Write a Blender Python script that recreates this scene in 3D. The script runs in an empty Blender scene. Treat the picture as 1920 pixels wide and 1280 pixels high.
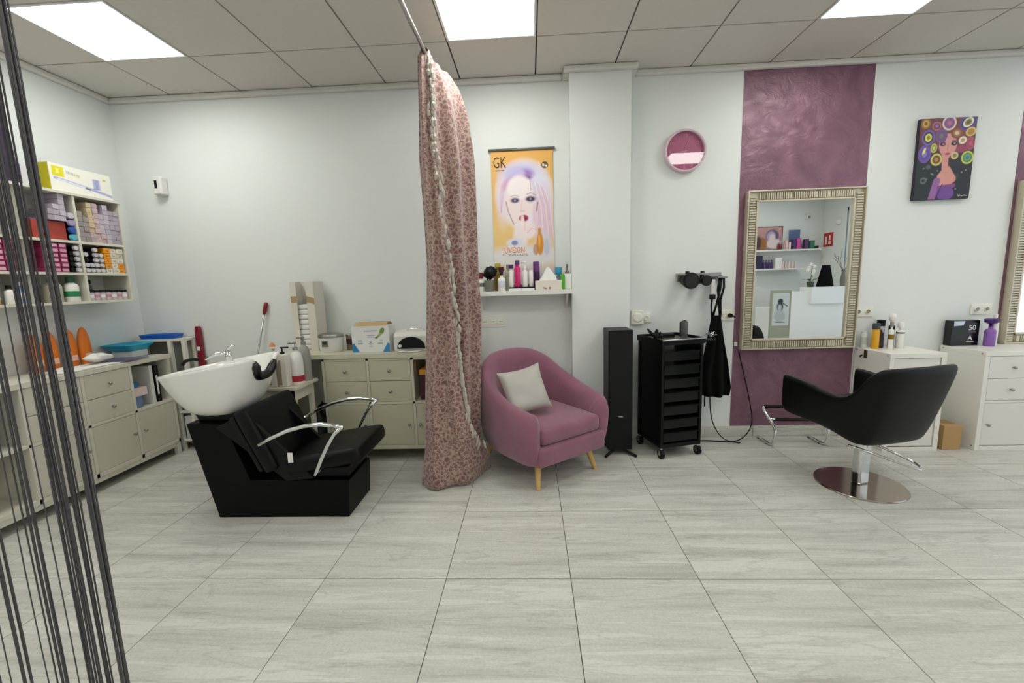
import bpy, bmesh, math, random
from mathutils import Vector, Matrix
import numpy as np
random.seed(7)
R = math.radians
scene = bpy.context.scene
# ------------------------------------------------------------------ camera
CAM_H = 1.3935
F_PX, PITCH, ROLL, YAW = 790.13, -.1394, -.0314, -.0473
cp, sp = math.cos(PITCH), math.sin(PITCH)
cyw, syw = math.cos(YAW), math.sin(YAW)
FW = Vector((syw*cp, cyw*cp, sp)); R0 = Vector((cyw, -syw, 0)); U0 = R0.cross(FW)
RT = math.cos(ROLL)*R0 + math.sin(ROLL)*U0
UP = -math.sin(ROLL)*R0 + math.cos(ROLL)*U0
cam_data = bpy.data.cameras.new('camera')
cam_data.sensor_width = 36; cam_data.sensor_fit = 'HORIZONTAL'
cam_data.lens = F_PX/1920*36; cam_data.clip_start = .05
cam = bpy.data.objects.new('camera', cam_data)
scene.collection.objects.link(cam)
m = Matrix((RT, UP, -FW)).transposed().to_4x4(); m.translation = (0, 0, CAM_H)
cam.matrix_world = m
scene.camera = cam
# ------------------------------------------------------------------ world: plain daylight outside the shop window
w = bpy.data.worlds.new('world'); scene.world = w; w.use_nodes = True
bg = w.node_tree.nodes['Background']
bg.inputs[0].default_value = (.80, .90, 1, 1); bg.inputs[1].default_value = 1.6
LAMP_STRENGTH = 13.5
scene.view_settings.view_transform = 'Standard'
scene.view_settings.look = 'None'
scene.view_settings.exposure = .02
scene.view_settings.gamma = 1
scene.view_settings.use_curve_mapping = False

def on_y(px, py, Y):
    d = FW + RT*((px-960)/F_PX) + UP*((640-py)/F_PX)
    t = Y/d.y
    return Vector((d.x*t, Y, CAM_H+d.z*t))

# ------------------------------------------------------------------ helpers
COL = scene.collection
def srgb(c):
    if isinstance(c, str):
        c = c.lstrip('#'); c = [int(c[i:i+2], 16) for i in (0, 2, 4)]
    out = []
    for v in c[:3]:
        v = v/255
        out.append(v/12.92 if v <= .04045 else ((v+.055)/1.055)**2.4)
    return (*out, 1)
MATS = {}
def mat(name, col, rough=.5, metal=0, spec=.5, var=0, vscale=8, bump=0, bscale=60, coat=0, trans=0, emit=0, sheen=0, rnd=0, alpha=1):
    if name in MATS: return MATS[name]
    M = bpy.data.materials.new(name); M.use_nodes = True; MATS[name] = M
    nt = M.node_tree; b = nt.nodes['Principled BSDF']
    c = srgb(col)
    b.inputs['Base Color'].default_value = c
    b.inputs['Roughness'].default_value = rough; b.inputs['Metallic'].default_value = metal
    b.inputs['Specular IOR Level'].default_value = spec
    b.inputs['Coat Weight'].default_value = coat; b.inputs['Transmission Weight'].default_value = trans
    b.inputs['Sheen Weight'].default_value = sheen
    b.inputs['Alpha'].default_value = alpha
    if emit:
        b.inputs['Emission Color'].default_value = c; b.inputs['Emission Strength'].default_value = emit
    tc = None
    if var or bump:
        tc = nt.nodes.new('ShaderNodeTexCoord')
    if var or rnd:
        mx = nt.nodes.new('ShaderNodeHueSaturation'); mx.inputs['Color'].default_value = c
        src = None
        if var:
            n = nt.nodes.new('ShaderNodeTexNoise'); n.inputs['Scale'].default_value = vscale; n.inputs['Detail'].default_value = 5
            nt.links.new(tc.outputs['Object'], n.inputs['Vector']); src = n.outputs['Fac']
            mr = nt.nodes.new('ShaderNodeMapRange'); mr.inputs['From Min'].default_value = .3; mr.inputs['From Max'].default_value = .7
            mr.inputs['To Min'].default_value = 1-var; mr.inputs['To Max'].default_value = 1+var
            nt.links.new(src, mr.inputs['Value'])
        else:
            oi = nt.nodes.new('ShaderNodeObjectInfo')
            mr = nt.nodes.new('ShaderNodeMapRange'); mr.inputs['To Min'].default_value = 1-rnd; mr.inputs['To Max'].default_value = 1+rnd
            nt.links.new(oi.outputs['Random'], mr.inputs['Value'])
        nt.links.new(mr.outputs['Result'], mx.inputs['Value'])
        nt.links.new(mx.outputs['Color'], b.inputs['Base Color'])
    if bump:
        n2 = nt.nodes.new('ShaderNodeTexNoise'); n2.inputs['Scale'].default_value = bscale; n2.inputs['Detail'].default_value = 4
        nt.links.new(tc.outputs['Object'], n2.inputs['Vector'])
        bp = nt.nodes.new('ShaderNodeBump'); bp.inputs['Strength'].default_value = bump; bp.inputs['Distance'].default_value = .01
        nt.links.new(n2.outputs['Fac'], bp.inputs['Height']); nt.links.new(bp.outputs['Normal'], b.inputs['Normal'])
    return M

class MB:
    """collects shapes into one mesh"""
    def __init__(s): s.v = []; s.f = []
    def add(s, vs, fs):
        o = len(s.v); s.v += [tuple(x) for x in vs]; s.f += [tuple(i+o for i in f) for f in fs]; return s
    def box(s, x0, x1, y0, y1, z0, z1):
        vs = [(x, y, z) for z in (z0, z1) for y in (y0, y1) for x in (x0, x1)]
        return s.add(vs, [(0, 2, 3, 1), (4, 5, 7, 6), (0, 1, 5, 4), (2, 6, 7, 3), (0, 4, 6, 2), (1, 3, 7, 5)])
    def prism(s, poly, axis, a, b):
        n = len(poly)
        def P(u, v, t): return {'x': (t, u, v), 'y': (u, t, v), 'z': (u, v, t)}[axis]
        vs = [P(u, v, a) for u, v in poly] + [P(u, v, b) for u, v in poly]
        fs = [tuple(range(n))[::-1], tuple(range(n, 2*n))] + [(i, (i+1) % n, n+(i+1) % n, n+i) for i in range(n)]
        return s.add(vs, fs)
    def cyl(s, p0, p1, r0, r1=None, n=12):
        return s.tube([p0, p1], [r0, r0 if r1 is None else r1], n)
    def tube(s, pts, r, n=8, closed=False, sx=1, caps=True):
        pts = [Vector(p) for p in pts]; k = len(pts)
        rs = r if isinstance(r, (list, tuple)) else [r]*k
        vs = []; prev = None
        for i, p in enumerate(pts):
            a = pts[i-1] if (i or closed) else p; b = pts[(i+1) % k] if (i < k-1 or closed) else p
            t = (b-a).normalized()
            if prev is None:
                ref = Vector((0, 0, 1)) if abs(t.z) < .9 else Vector((1, 0, 0))
                u = t.cross(ref).normalized()
            else:
                u = (prev - t*prev.dot(t)).normalized()
            prev = u; v = t.cross(u)
            for j in range(n):
                q = 2*math.pi*j/n
                vs.append(p + (u*math.cos(q)*sx + v*math.sin(q))*rs[i])
        fs = []
        for i in range(k if closed else k-1):
            for j in range(n):
                a = i*n+j; b = i*n+(j+1) % n; c = ((i+1) % k)*n+(j+1) % n; d = ((i+1) % k)*n+j
                fs.append((a, b, c, d))
        if caps and not closed:
            fs.append(tuple(range(n))[::-1]); fs.append(tuple(range((k-1)*n, k*n)))
        return s.add(vs, fs)
    def lathe(s, prof, c=(0, 0, 0), n=16, sx=1, sy=1):
        vs = []; k = len(prof)
        for r, z in prof:
            for j in range(n):
                q = 2*math.pi*j/n
                vs.append((c[0]+r*math.cos(q)*sx, c[1]+r*math.sin(q)*sy, c[2]+z))
        fs = [(i*n+j, i*n+(j+1) % n, (i+1)*n+(j+1) % n, (i+1)*n+j) for i in range(k-1) for j in range(n)]
        fs.append(tuple(range(n))[::-1]); fs.append(tuple(range((k-1)*n, k*n)))
        return s.add(vs, fs)
    def grid(s, fn, nu, nv, closed_u=False):
        vs = [fn(i/(nu if closed_u else nu-1), j/(nv-1)) for i in range(nu) for j in range(nv)]
        fs = []
        for i in range(nu if closed_u else nu-1):
            for j in range(nv-1):
                a = i*nv+j; b = ((i+1) % nu)*nv+j
                fs.append((a, b, b+1, a+1))
        return s.add(vs, fs)
    def xf(s, M):
        s.v = [tuple(M @ Vector(p)) for p in s.v]; return s

def root_loc(o):
    while o.parent: o = o.parent
    return o.location.copy()
def build(name, mb, M, parent=None, world=True, smooth=False, bevel=0, seg=2, sub=0, solid=0, label=None, autos=None):
    vs = mb.v
    if parent is not None and world:
        L = root_loc(parent); vs = [(x-L.x, y-L.y, z-L.z) for x, y, z in vs]
    me = bpy.data.meshes.new(name); me.from_pydata(vs, [], mb.f); me.update()
    bm = bmesh.new(); bm.from_mesh(me); bmesh.ops.recalc_face_normals(bm, faces=bm.faces); bm.to_mesh(me); bm.free()
    if M is not None: me.materials.append(M)
    o = bpy.data.objects.new(name, me); COL.objects.link(o)
    if parent is not None: o.parent = parent
    if solid:
        md = o.modifiers.new('solid', 'SOLIDIFY'); md.thickness = solid; md.offset = 0
    if bevel:
        md = o.modifiers.new('bevel', 'BEVEL'); md.width = bevel; md.segments = seg; md.limit_method = 'ANGLE'; md.angle_limit = R(40)
    if sub:
        md = o.modifiers.new('sub', 'SUBSURF'); md.levels = sub; md.render_levels = sub
    if smooth or sub: me.shade_smooth()
    if autos and not sub:
        me.shade_smooth(); me.set_sharp_from_angle(angle=R(autos))
    if label: o['label'] = label
    return o
def thing(name, label, cat, loc=(0, 0, 0), rotz=0, group=None):
    o = bpy.data.objects.new(name, None); COL.objects.link(o); o.empty_display_size = .05
    o.location = loc; o.rotation_euler = (0, 0, rotz)
    o['label'] = label; o['category'] = cat
    if group: o['group'] = group
    return o
def single(name, mb, M, label, cat, group=None, **kw):
    v = np.array(mb.v); c = (v.min(0)+v.max(0))/2; c[2] = v[:, 2].min()
    mb.v = [tuple(p) for p in (v-c)]
    o = build(name, mb, M, None, **kw); o.location = tuple(c)
    o['label'] = label; o['category'] = cat
    if group: o['group'] = group
    return o
def struct(name, mb, M, parent=None, **kw):
    o = build(name, mb, M, parent, **kw)
    if parent is None: o['kind'] = 'structure'
    return o
def text_mb(txt, size, loc, normal='-y', depth=.0008, align='CENTER', sx=1):
    """lettering as real thin geometry; faces -y (or +x / +y)"""
    cu = bpy.data.curves.new('txt', 'FONT'); cu.body = txt; cu.size = size; cu.align_x = align; cu.extrude = depth
    cu.resolution_u = 3
    o = bpy.data.objects.new('txt', cu); me = bpy.data.meshes.new_from_object(o)
    mb = MB()
    L = Vector(loc)
    for v in me.vertices:
        x, y, z = v.co; x *= sx
        if normal == '-y': q = Vector((x, -z, y))
        elif normal == '+x': q = Vector((z, x, y))
        elif normal == '+y': q = Vector((-x, z, y))
        mb.v.append(tuple(L+q))
    mb.f = [tuple(p.vertices) for p in me.polygons]
    bpy.data.objects.remove(o); bpy.data.meshes.remove(me); bpy.data.curves.remove(cu)
    return mb
def copy_thing(src, loc, rotz=None, label=None, group=None):
    c = src.copy(); COL.objects.link(c); c.location = loc
    if rotz is not None: c.rotation_euler = (0, 0, rotz)
    if label: c['label'] = label
    if group: c['group'] = group
    for ch in list(src.children):
        k = ch.copy(); COL.objects.link(k); k.parent = c
        for g in list(ch.children):
            q = g.copy(); COL.objects.link(q); q.parent = k
    return c
def arc(c, r, a0, a1, n, plane='xz', y=0):
    out = []
    for i in range(n+1):
        a = R(a0+(a1-a0)*i/n); u = c[0]+r*math.cos(a); v = c[1]+r*math.sin(a)
        out.append((u, y, v) if plane == 'xz' else (u, v, y) if plane == 'xy' else (y, u, v))
    return out
def print_mat(name='printed_paper', rough=.45):
    if name in MATS: return MATS[name]
    M = bpy.data.materials.new(name); M.use_nodes = True; MATS[name] = M
    nt = M.node_tree; b = nt.nodes['Principled BSDF']; b.inputs['Roughness'].default_value = rough
    a = nt.nodes.new('ShaderNodeVertexColor'); a.layer_name = 'print'
    nt.links.new(a.outputs['Color'], b.inputs['Base Color'])
    return M
def printed(name, o3, ux, uy, w, h, nx, ny, layers, base, parent, M=None):
    """a flat printed sheet: colour shapes sampled on a fine grid of real vertices.
    layers: (kind, params, colour, softness, opacity) in unit coords u right, v up (0..1); aspect kept by w,h in metres"""
    U, V = np.meshgrid(np.linspace(0, 1, nx), np.linspace(0, 1, ny), indexing='ij')
    X = U*w; Yv = V*h
    C = np.zeros((nx, ny, 3)); b = np.array(srgb(base)[:3]); C[:] = b
    for kind, p, col, soft, op in layers:
        c = np.array(srgb(col)[:3]); s = soft
        if kind == 'e':   # ellipse cx,cy,rx,ry,rot
            cx, cy, rx, ry = p[:4]; a = R(p[4]) if len(p) > 4 else 0
            dx = X-cx; dy = Yv-cy; x2 = dx*math.cos(a)+dy*math.sin(a); y2 = -dx*math.sin(a)+dy*math.cos(a)
            d = (np.sqrt((x2/rx)**2+(y2/ry)**2)-1)*min(rx, ry)
        elif kind == 'r':
            cx, cy, rx, ry = p[:4]; a = R(p[4]) if len(p) > 4 else 0
            dx = X-cx; dy = Yv-cy; x2 = dx*math.cos(a)+dy*math.sin(a); y2 = -dx*math.sin(a)+dy*math.cos(a)
            d = np.maximum(abs(x2)-rx, abs(y2)-ry)
        elif kind == 'l':  # polyline with width
            d = np.full(X.shape, 9.)
            pts, wd = p
            for (ax, ay), (bx, by) in zip(pts, pts[1:]):
                L2 = (bx-ax)**2+(by-ay)**2+1e-12
                t = np.clip(((X-ax)*(bx-ax)+(Yv-ay)*(by-ay))/L2, 0, 1)
                d = np.minimum(d, np.hypot(X-ax-t*(bx-ax), Yv-ay-t*(by-ay))-wd)
        elif kind == 'g':  # vertical gradient between v0..v1
            t = np.clip((V-p[0])/(p[1]-p[0]), 0, 1)*op
            C = C*(1-t[..., None])+c*t[..., None]; continue
        t = np.clip(.5-d/max(s, 1e-5), 0, 1)*op
        C = C*(1-t[..., None])+c*t[..., None]
    o3 = Vector(o3); ux = Vector(ux); uy = Vector(uy)
    mb = MB()
    mb.v = [tuple(o3+ux*(X[i, j])+uy*(Yv[i, j])) for i in range(nx) for j in range(ny)]
    mb.f = [(i*ny+j, (i+1)*ny+j, (i+1)*ny+j+1, i*ny+j+1) for i in range(nx-1) for j in range(ny-1)]
    o = build(name, mb, M or print_mat(), parent)
    at = o.data.color_attributes.new('print', 'FLOAT_COLOR', 'POINT')
    buf = np.ones((nx*ny, 4), dtype=np.float32); buf[:, :3] = C.reshape(-1, 3)
    at.data.foreach_set('color', buf.ravel())
    return o
# ================================================================== ROOM SHELL
XL, XR, YB, YF, ZC = -3.48, 6.1, 3.62, -2.1, 3.006
M_wall = mat('white_wall_paint', (226, 229, 227), .55, bump=.08, bscale=140, var=.015, vscale=1.5)
M_white = mat('white_trim_paint', (226, 225, 220), .45)
M_dark = mat('shadow_gap_black', (22, 20, 19), .9)

def floor_tile_mat(name, scale_v=1.0, rough=.28):
    M = bpy.data.materials.new(name); M.use_nodes = True; nt = M.node_tree; b = nt.nodes['Principled BSDF']
    tc = nt.nodes.new('ShaderNodeTexCoord'); oi = nt.nodes.new('ShaderNodeObjectInfo')
    cm = nt.nodes.new('ShaderNodeCombineXYZ')
    ml = nt.nodes.new('ShaderNodeMath'); ml.operation = 'MULTIPLY'; ml.inputs[1].default_value = 37.
    nt.links.new(oi.outputs['Random'], ml.inputs[0])
    for k in ('X', 'Y', 'Z'): nt.links.new(ml.outputs[0], cm.inputs[k])
    va = nt.nodes.new('ShaderNodeVectorMath'); va.operation = 'ADD'
    nt.links.new(tc.outputs['Object'], va.inputs[0]); nt.links.new(cm.outputs[0], va.inputs[1])
    mp = nt.nodes.new('ShaderNodeMapping'); mp.inputs['Scale'].default_value = (.62, 8.5*scale_v, 8.5)
    nt.links.new(va.outputs[0], mp.inputs['Vector'])
    n1 = nt.nodes.new('ShaderNodeTexNoise'); n1.inputs['Scale'].default_value = 1.6; n1.inputs['Detail'].default_value = 7; n1.inputs['Roughness'].default_value = .62; n1.inputs['Distortion'].default_value = .3
    nt.links.new(mp.outputs[0], n1.inputs['Vector'])
    r1 = nt.nodes.new('ShaderNodeValToRGB')
    e = r1.color_ramp.elements
    e[0].position = .30; e[0].color = srgb((173, 171, 162)); e[1].position = .62; e[1].color = srgb((206, 205, 197))
    for p, c in ((.42, (188, 187, 179)), (.50, (199, 198, 190)), (.535, (190, 189, 181)), (.56, (205, 204, 196))):
        x = e.new(p); x.color = srgb(c)
    nt.links.new(n1.outputs['Fac'], r1.inputs['Fac'])
    n2 = nt.nodes.new('ShaderNodeTexNoise'); n2.inputs['Scale'].default_value = 90; n2.inputs['Detail'].default_value = 3
    nt.links.new(va.outputs[0], n2.inputs['Vector'])
    mx = nt.nodes.new('ShaderNodeMix'); mx.data_type = 'RGBA'; mx.blend_type = 'OVERLAY'; mx.inputs[0].default_value = .22
    nt.links.new(r1.outputs['Color'], mx.inputs[6]); nt.links.new(n2.outputs['Fac'], mx.inputs[7])
    # thin darker veins, each tile its own
    mp2 = nt.nodes.new('ShaderNodeMapping'); mp2.inputs['Scale'].default_value = (.5, 3.2*scale_v, 3.2)
    nt.links.new(va.outputs[0], mp2.inputs['Vector'])
    n3 = nt.nodes.new('ShaderNodeTexNoise'); n3.inputs['Scale'].default_value = 2.2; n3.inputs['Detail'].default_value = 6; n3.inputs['Distortion'].default_value = .4
    nt.links.new(mp2.outputs[0], n3.inputs['Vector'])
    r3 = nt.nodes.new('ShaderNodeValToRGB'); e3 = r3.color_ramp.elements
    e3[0].position = .475; e3[0].color = (1, 1, 1, 1); e3[1].position = .515; e3[1].color = (1, 1, 1, 1)
    x3 = e3.new(.494); x3.color = (.80, .80, .79, 1)
    x3 = e3.new(.500); x3.color = (1.0, 1.0, 1.0, 1)
    nt.links.new(n3.outputs['Fac'], r3.inputs['Fac'])
    mx3 = nt.nodes.new('ShaderNodeMix'); mx3.data_type = 'RGBA'; mx3.blend_type = 'MULTIPLY'; mx3.inputs[0].default_value = .9
    nt.links.new(mx.outputs[2], mx3.inputs[6]); nt.links.new(r3.outputs['Color'], mx3.inputs[7])
    nt.links.new(mx3.outputs[2], b.inputs['Base Color'])
    b.inputs['Roughness'].default_value = rough; b.inputs['Specular IOR Level'].default_value = .35
    return M
M_tile = floor_tile_mat('veined_grey_porcelain', rough=.36)
M_grout = mat('grey_grout', (92, 90, 84), .9)
M_ctile = mat('ceiling_tile_mineral', (212, 206, 198), .9, bump=.12, bscale=220, var=.012, vscale=40)

floor = struct('floor', MB().box(XL-.1, XR+.1, YF-.1, YB+.1, -.12, -.006), M_grout)
S = .5929; FX, FY = -1.6221, 1.8224; g = .0018
cache = {}
def edges(a0, s, lo, hi):
    k0 = math.floor((lo-a0)/s); out = []
    k = k0
    while a0+k*s < hi-1e-4:
        out.append((max(lo, a0+k*s), min(hi, a0+(k+1)*s))); k += 1
    return [e for e in out if e[1]-e[0] > .01]
for (x0, x1) in edges(FX, S, XL, XR):
    for (y0, y1) in edges(FY, S, YF, YB):
        key = (round(x1-x0, 3), round(y1-y0, 3))
        hx, hy = (x1-x0)/2-g, (y1-y0)/2-g
        if key not in cache:
            t = build('tile', MB().box(-hx, hx, -hy, hy, -.008, 0), M_tile, None, bevel=.0012, seg=1)
            cache[key] = t.data
            t.parent = floor
        else:
            t = bpy.data.objects.new('tile', cache[key]); COL.objects.link(t); t.parent = floor
        t.location = ((x0+x1)/2, (y0+y1)/2, 0)
# ---------------- ceiling grid
ceiling = struct('ceiling', MB().box(XL-.1, XR+.1, YF-.1, YB+.1, ZC+.022, ZC+.12), M_dark)
CX, CY = -2.919, 3.0616; CS = .6; g = .0055
lights_xy = [(x, y) for y in (2.7616, .9616, -.8384) for x in (-2.619, -.219, 2.181, 4.581)]
cache = {}
for (x0, x1) in edges(CX, CS, XL, XR):
    for (y0, y1) in edges(CY, CS, YF, YB):
        cx, cy = (x0+x1)/2, (y0+y1)/2
        if any(abs(cx-a) < .1 and abs(cy-b) < .1 for a, b in lights_xy): continue
        key = (round(x1-x0, 3), round(y1-y0, 3))
        hx, hy = (x1-x0)/2-g, (y1-y0)/2-g
        if key not in cache:
            t = build('ceiling_tile', MB().box(-hx, hx, -hy, hy, 0, .018), M_ctile, None); cache[key] = t.data
            t.parent = ceiling
        else:
            t = bpy.data.objects.new('ceiling_tile', cache[key]); COL.objects.link(t); t.parent = ceiling
        t.location = (cx, cy, ZC)
# ---------------- LED panels set in the grid: the lamps that light the shop
M_led = bpy.data.materials.new('led_diffuser'); M_led.use_nodes = True
b = M_led.node_tree.nodes['Principled BSDF']
b.inputs['Base Color'].default_value = (.9, .9, .9, 1); b.inputs['Emission Color'].default_value = (.995, 1, .945, 1)
b.inputs['Emission Strength'].default_value = LAMP_STRENGTH
where = {(-2.619, 2.7616): 'white square LED ceiling panel above the hair-washing chair',
         (-.219, 2.7616): 'white square LED ceiling panel beside the curtain rail',
         (2.181, 2.7616): 'white square LED ceiling panel above the black styling chair'}
ledm = None
for x, y in lights_xy:
    lab = where.get((x, y), 'white square LED ceiling panel over the middle of the salon')
    t = thing('ceiling_light', lab, 'ceiling light', (x, y, ZC), 0, 'LED panels in the ceiling grid')
    if ledm is None:
        f = MB()
        for a in (-1, 1):
            f.box(min(a*.297, a*.282), max(a*.297, a*.282), -.297, .297, -.003, .018)
            f.box(-.282, .282, min(a*.297, a*.282), max(a*.297, a*.282), -.003, .018)
        fr = build('frame', f, M_white, t, world=False)
        df = build('diffuser', MB().box(-.282, .282, -.282, .282, .001, .01), M_led, t, world=False)
        ledm = (fr, df)
    else:
        for s_ in ledm:
            c = s_.copy(); COL.objects.link(c); c.parent = t
# ---------------- walls
wall_back = struct('wall_back', MB().box(XL-.1, XR+.1, YB, YB+.1, 0, ZC+.02), M_wall)
wall_left = struct('wall_left', MB().box(XL-.1, XL, YF-.1, YB, 0, ZC+.02), M_wall)
wall_front = struct('wall_front', MB().box(XL, XR, YF-.1, YF, 0, ZC+.02), M_wall)
WY0, WY1, WZ0, WZ1 = -1.45, 2.9, .12, 2.62
wr = MB().box(XR, XR+.1, YF-.1, WY0, 0, ZC+.02).box(XR, XR+.1, WY1, YB, 0, ZC+.02).box(XR, XR+.1, WY0, WY1, 0, WZ0).box(XR, XR+.1, WY0, WY1, WZ1, ZC+.02)
wall_right = struct('wall_right', wr, M_wall)
wall_column = struct('wall_column', MB().box(.338, .81, 3.5, YB, 0, ZC+.01), M_wall, bevel=.004)
# shop window in the right wall
M_alu = mat('grey_aluminium_frame', (150, 152, 154), .4, .6)
M_glass = bpy.data.materials.new('window_glass'); M_glass.use_nodes = True
nt = M_glass.node_tree; nt.nodes.remove(nt.nodes['Principled BSDF'])
tr = nt.nodes.new('ShaderNodeBsdfTransparent'); gl = nt.nodes.new('ShaderNodeBsdfGlossy'); gl.inputs['Roughness'].default_value = .02
mxs = nt.nodes.new('ShaderNodeMixShader'); mxs.inputs[0].default_value = .07
nt.links.new(tr.outputs[0], mxs.inputs[1]); nt.links.new(gl.outputs[0], mxs.inputs[2])
nt.links.new(mxs.outputs[0], nt.nodes['Material Output'].inputs['Surface'])
n_w = 4
win = MB(); ys = [WY0+(WY1-WY0)*i/n_w for i in range(n_w+1)]
for y in ys: win.box(XR+.02, XR+.08, max(WY0, y-.03), min(WY1, y+.03), WZ0, WZ1)
win.box(XR+.02, XR+.08, WY0, WY1, WZ0, WZ0+.06).box(XR+.02, XR+.08, WY0, WY1, WZ1-.06, WZ1)
window = struct('window_1', win, M_alu)
for a, b_ in zip(ys, ys[1:]):
    build('pane', MB().add([(XR+.05, a+.03, WZ0+.06), (XR+.05, b_-.03, WZ0+.06), (XR+.05, b_-.03, WZ1-.06), (XR+.05, a+.03, WZ1-.06)], [(0, 1, 2, 3)]), M_glass, window)
M_blind = mat('white_blind', (225, 228, 232), .6)
for k in range(22):
    y = WY0+.12+k*(WY1-WY0-.24)/21
    if k % 6 == 5: continue
    build('vertical_blind_slat', MB().box(XR-.02, XR-.016, y-.03, y+.03, .2, WZ1), M_blind, window)
# ---------------- cove trim and skirting
M_cove = mat('cove_paint', (214, 211, 206), .5)
def cove(name, x0, x1, y0, y1):
    return struct(name, MB().box(x0, x1, y0, y1, ZC-.042, ZC-.001), M_cove, bevel=.012, seg=3)
cove('trim_1', XL, .29, YB-.042, YB)
cove('trim_2', .86, XR, YB-.042, YB)
cove('trim_3', XL, XL+.042, YF, YB-.042)
c = cove('trim_4', .292, .858, 3.455, 3.5)
build('return', MB().box(.292, .338, 3.5, 3.619, ZC-.042, ZC-.001), M_cove, c)
build('return', MB().box(.81, .858, 3.5, 3.619, ZC-.042, ZC-.001), M_cove, c)
M_skirt = floor_tile_mat('porcelain_skirting', .6, rough=.3)
bb = struct('baseboard_back', MB().box(XL, .336, YB-.008, YB-.001, 0.001, .09), M_grout)
x = XL+.002
while x < XR-.05:
    x1 = min(x+.596, XR)
    segs = [(x, x1)]
    if x1 > .338 and x < .81:
        segs = [s_ for s_ in ((x, min(x1, .336)), (max(x, .812), x1)) if s_[1]-s_[0] > .02]
    for a, b_ in segs:
        build('skirting_tile', MB().box(a+.001, b_-.001, YB-.011, YB-.0005, .001, .094), M_skirt, bb, bevel=.001, seg=1)
    x += .598
build('skirting_tile', MB().box(.336, .812, 3.489, 3.4995, .001, .094), M_skirt, bb, bevel=.001, seg=1)
# ---------------- purple stucco panels painted on the back wall
def stucco():
    M = bpy.data.materials.new('purple_pearl_stucco'); M.use_nodes = True; nt = M.node_tree; b = nt.nodes['Principled BSDF']
    tc = nt.nodes.new('ShaderNodeTexCoord')
    n1 = nt.nodes.new('ShaderNodeTexNoise'); n1.inputs['Scale'].default_value = 4; n1.inputs['Detail'].default_value = 8; n1.inputs['Roughness'].default_value = .6; n1.inputs['Distortion'].default_value = 1.4
    nt.links.new(tc.outputs['Object'], n1.inputs['Vector'])
    r1 = nt.nodes.new('ShaderNodeValToRGB'); e = r1.color_ramp.elements
    e[0].position = .3; e[0].color = srgb((112, 78, 94)); e[1].position = .72; e[1].color = srgb((138, 100, 117))
    nt.links.new(n1.outputs['Fac'], r1.inputs['Fac']); nt.links.new(r1.outputs['Color'], b.inputs['Base Color'])
    n2 = nt.nodes.new('ShaderNodeTexNoise'); n2.inputs['Scale'].default_value = 9; n2.inputs['Detail'].default_value = 7; n2.inputs['Roughness'].default_value = .65; n2.inputs['Distortion'].default_value = 1.0
    nt.links.new(tc.outputs['Object'], n2.inputs['Vector'])
    bp = nt.nodes.new('ShaderNodeBump'); bp.inputs['Strength'].default_value = .38; bp.inputs['Distance'].default_value = .03
    nt.links.new(n2.outputs['Fac'], bp.inputs['Height']); nt.links.new(bp.outputs['Normal'], b.inputs['Normal'])
    b.inputs['Roughness'].default_value = .33; b.inputs['Specular IOR Level'].default_value = .5; b.inputs['Metallic'].default_value = .2
    return M
M_stucco = stucco()
build('purple_stucco_panel', MB().box(1.707, 2.693, YB-.003, YB, .094, 2.968), M_stucco, wall_back)
build('purple_stucco_panel', MB().box(3.82, 4.81, YB-.003, YB, .094, 2.968), M_stucco, wall_back)
# ================================================================== LEFT SIDE
M_cream = mat('cream_white_laminate', (214, 210, 196), .38)
M_front = mat('cream_cabinet_front', (206, 201, 186), .42)
M_steel = mat('brushed_steel', (170, 170, 168), .3, 1)
M_chrome = mat('chrome', (225, 226, 228), .08, 1)
M_blk = mat('black_leather', (4, 5, 6), .42, spec=.22, bump=.06, bscale=300)
M_blkp = mat('black_plastic', (6, 6, 7), .45, spec=.25)
M_paper = mat('white_paper', (235, 233, 228), .7)
M_pink = mat('pale_pink_card', (232, 205, 205), .6)

def knob_mb(p, d):
    p = Vector(p); d = Vector(d)
    return MB().tube([p, p+d*.012, p+d*.014, p+d*.024, p+d*.026], [.004, .004, .011, .011, .007], 10)

# ---- low cabinet along the left wall (front at X = -3.1)
lc = thing('low_cabinet', 'long cream cabinet with drawers and doors along the left wall', 'cabinet', (-3.285, 2.68, 0))
XF, XBk = -3.10, XL+.012
body = MB()
yv = [3.41-.352*i for i in range(5)]
for y in yv: body.box(XBk, XF, y-.011, y+.011, .105, .845)
for z0, z1 in ((.105, .137), (.475, .495)): body.box(XBk, XF, yv[-1]-.01, yv[0]+.01, z0, z1)
body.box(XBk, XBk+.008, yv[-1], yv[0], .11, .845)
build('carcass', body, M_cream, lc, bevel=.001, seg=1)
build('top_panel', MB().box(XBk, XF+.004, yv[-1]-.02, yv[0]+.02, .845, .88), M_cream, lc, bevel=.002)
for y in (yv[0]-.012, yv[-1]+.012):
    for x in (XF-.02, XBk+.03):
        build('leg', MB().box(x-.018, x+.018, y-.018, y+.018, 0, .105), M_cream, lc, bevel=.002)
build('plinth_rail', MB().box(XF-.03, XF-.006, yv[-1], yv[0], .07, .106), M_cream, lc)
for i in range(4):
    y1, y0 = yv[i]-.013, yv[i+1]+.013
    if i in (1, 2):
        for z0, z1 in ((.669, .842), (.497, .665)):
            d = build('drawer', MB().box(XF-.3, XF-.002, y0, y1, z0, z1), M_front, lc, bevel=.0015, seg=1)
            build('knob', knob_mb((XF-.002, (y0+y1)/2, (z0+z1)/2), (1, 0, 0)), M_steel, d, smooth=True)
    if i < 3:
        d = build('door', MB().box(XF-.018, XF-.002, y0, y1, .139, .473), M_front, lc, bevel=.0015, seg=1)
        build('knob', knob_mb((XF-.002, (y1-.03) if i == 0 and False else (y0+.03 if i == 0 else y1-.035), .32), (1, 0, 0)), M_steel, d, smooth=True)
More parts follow.
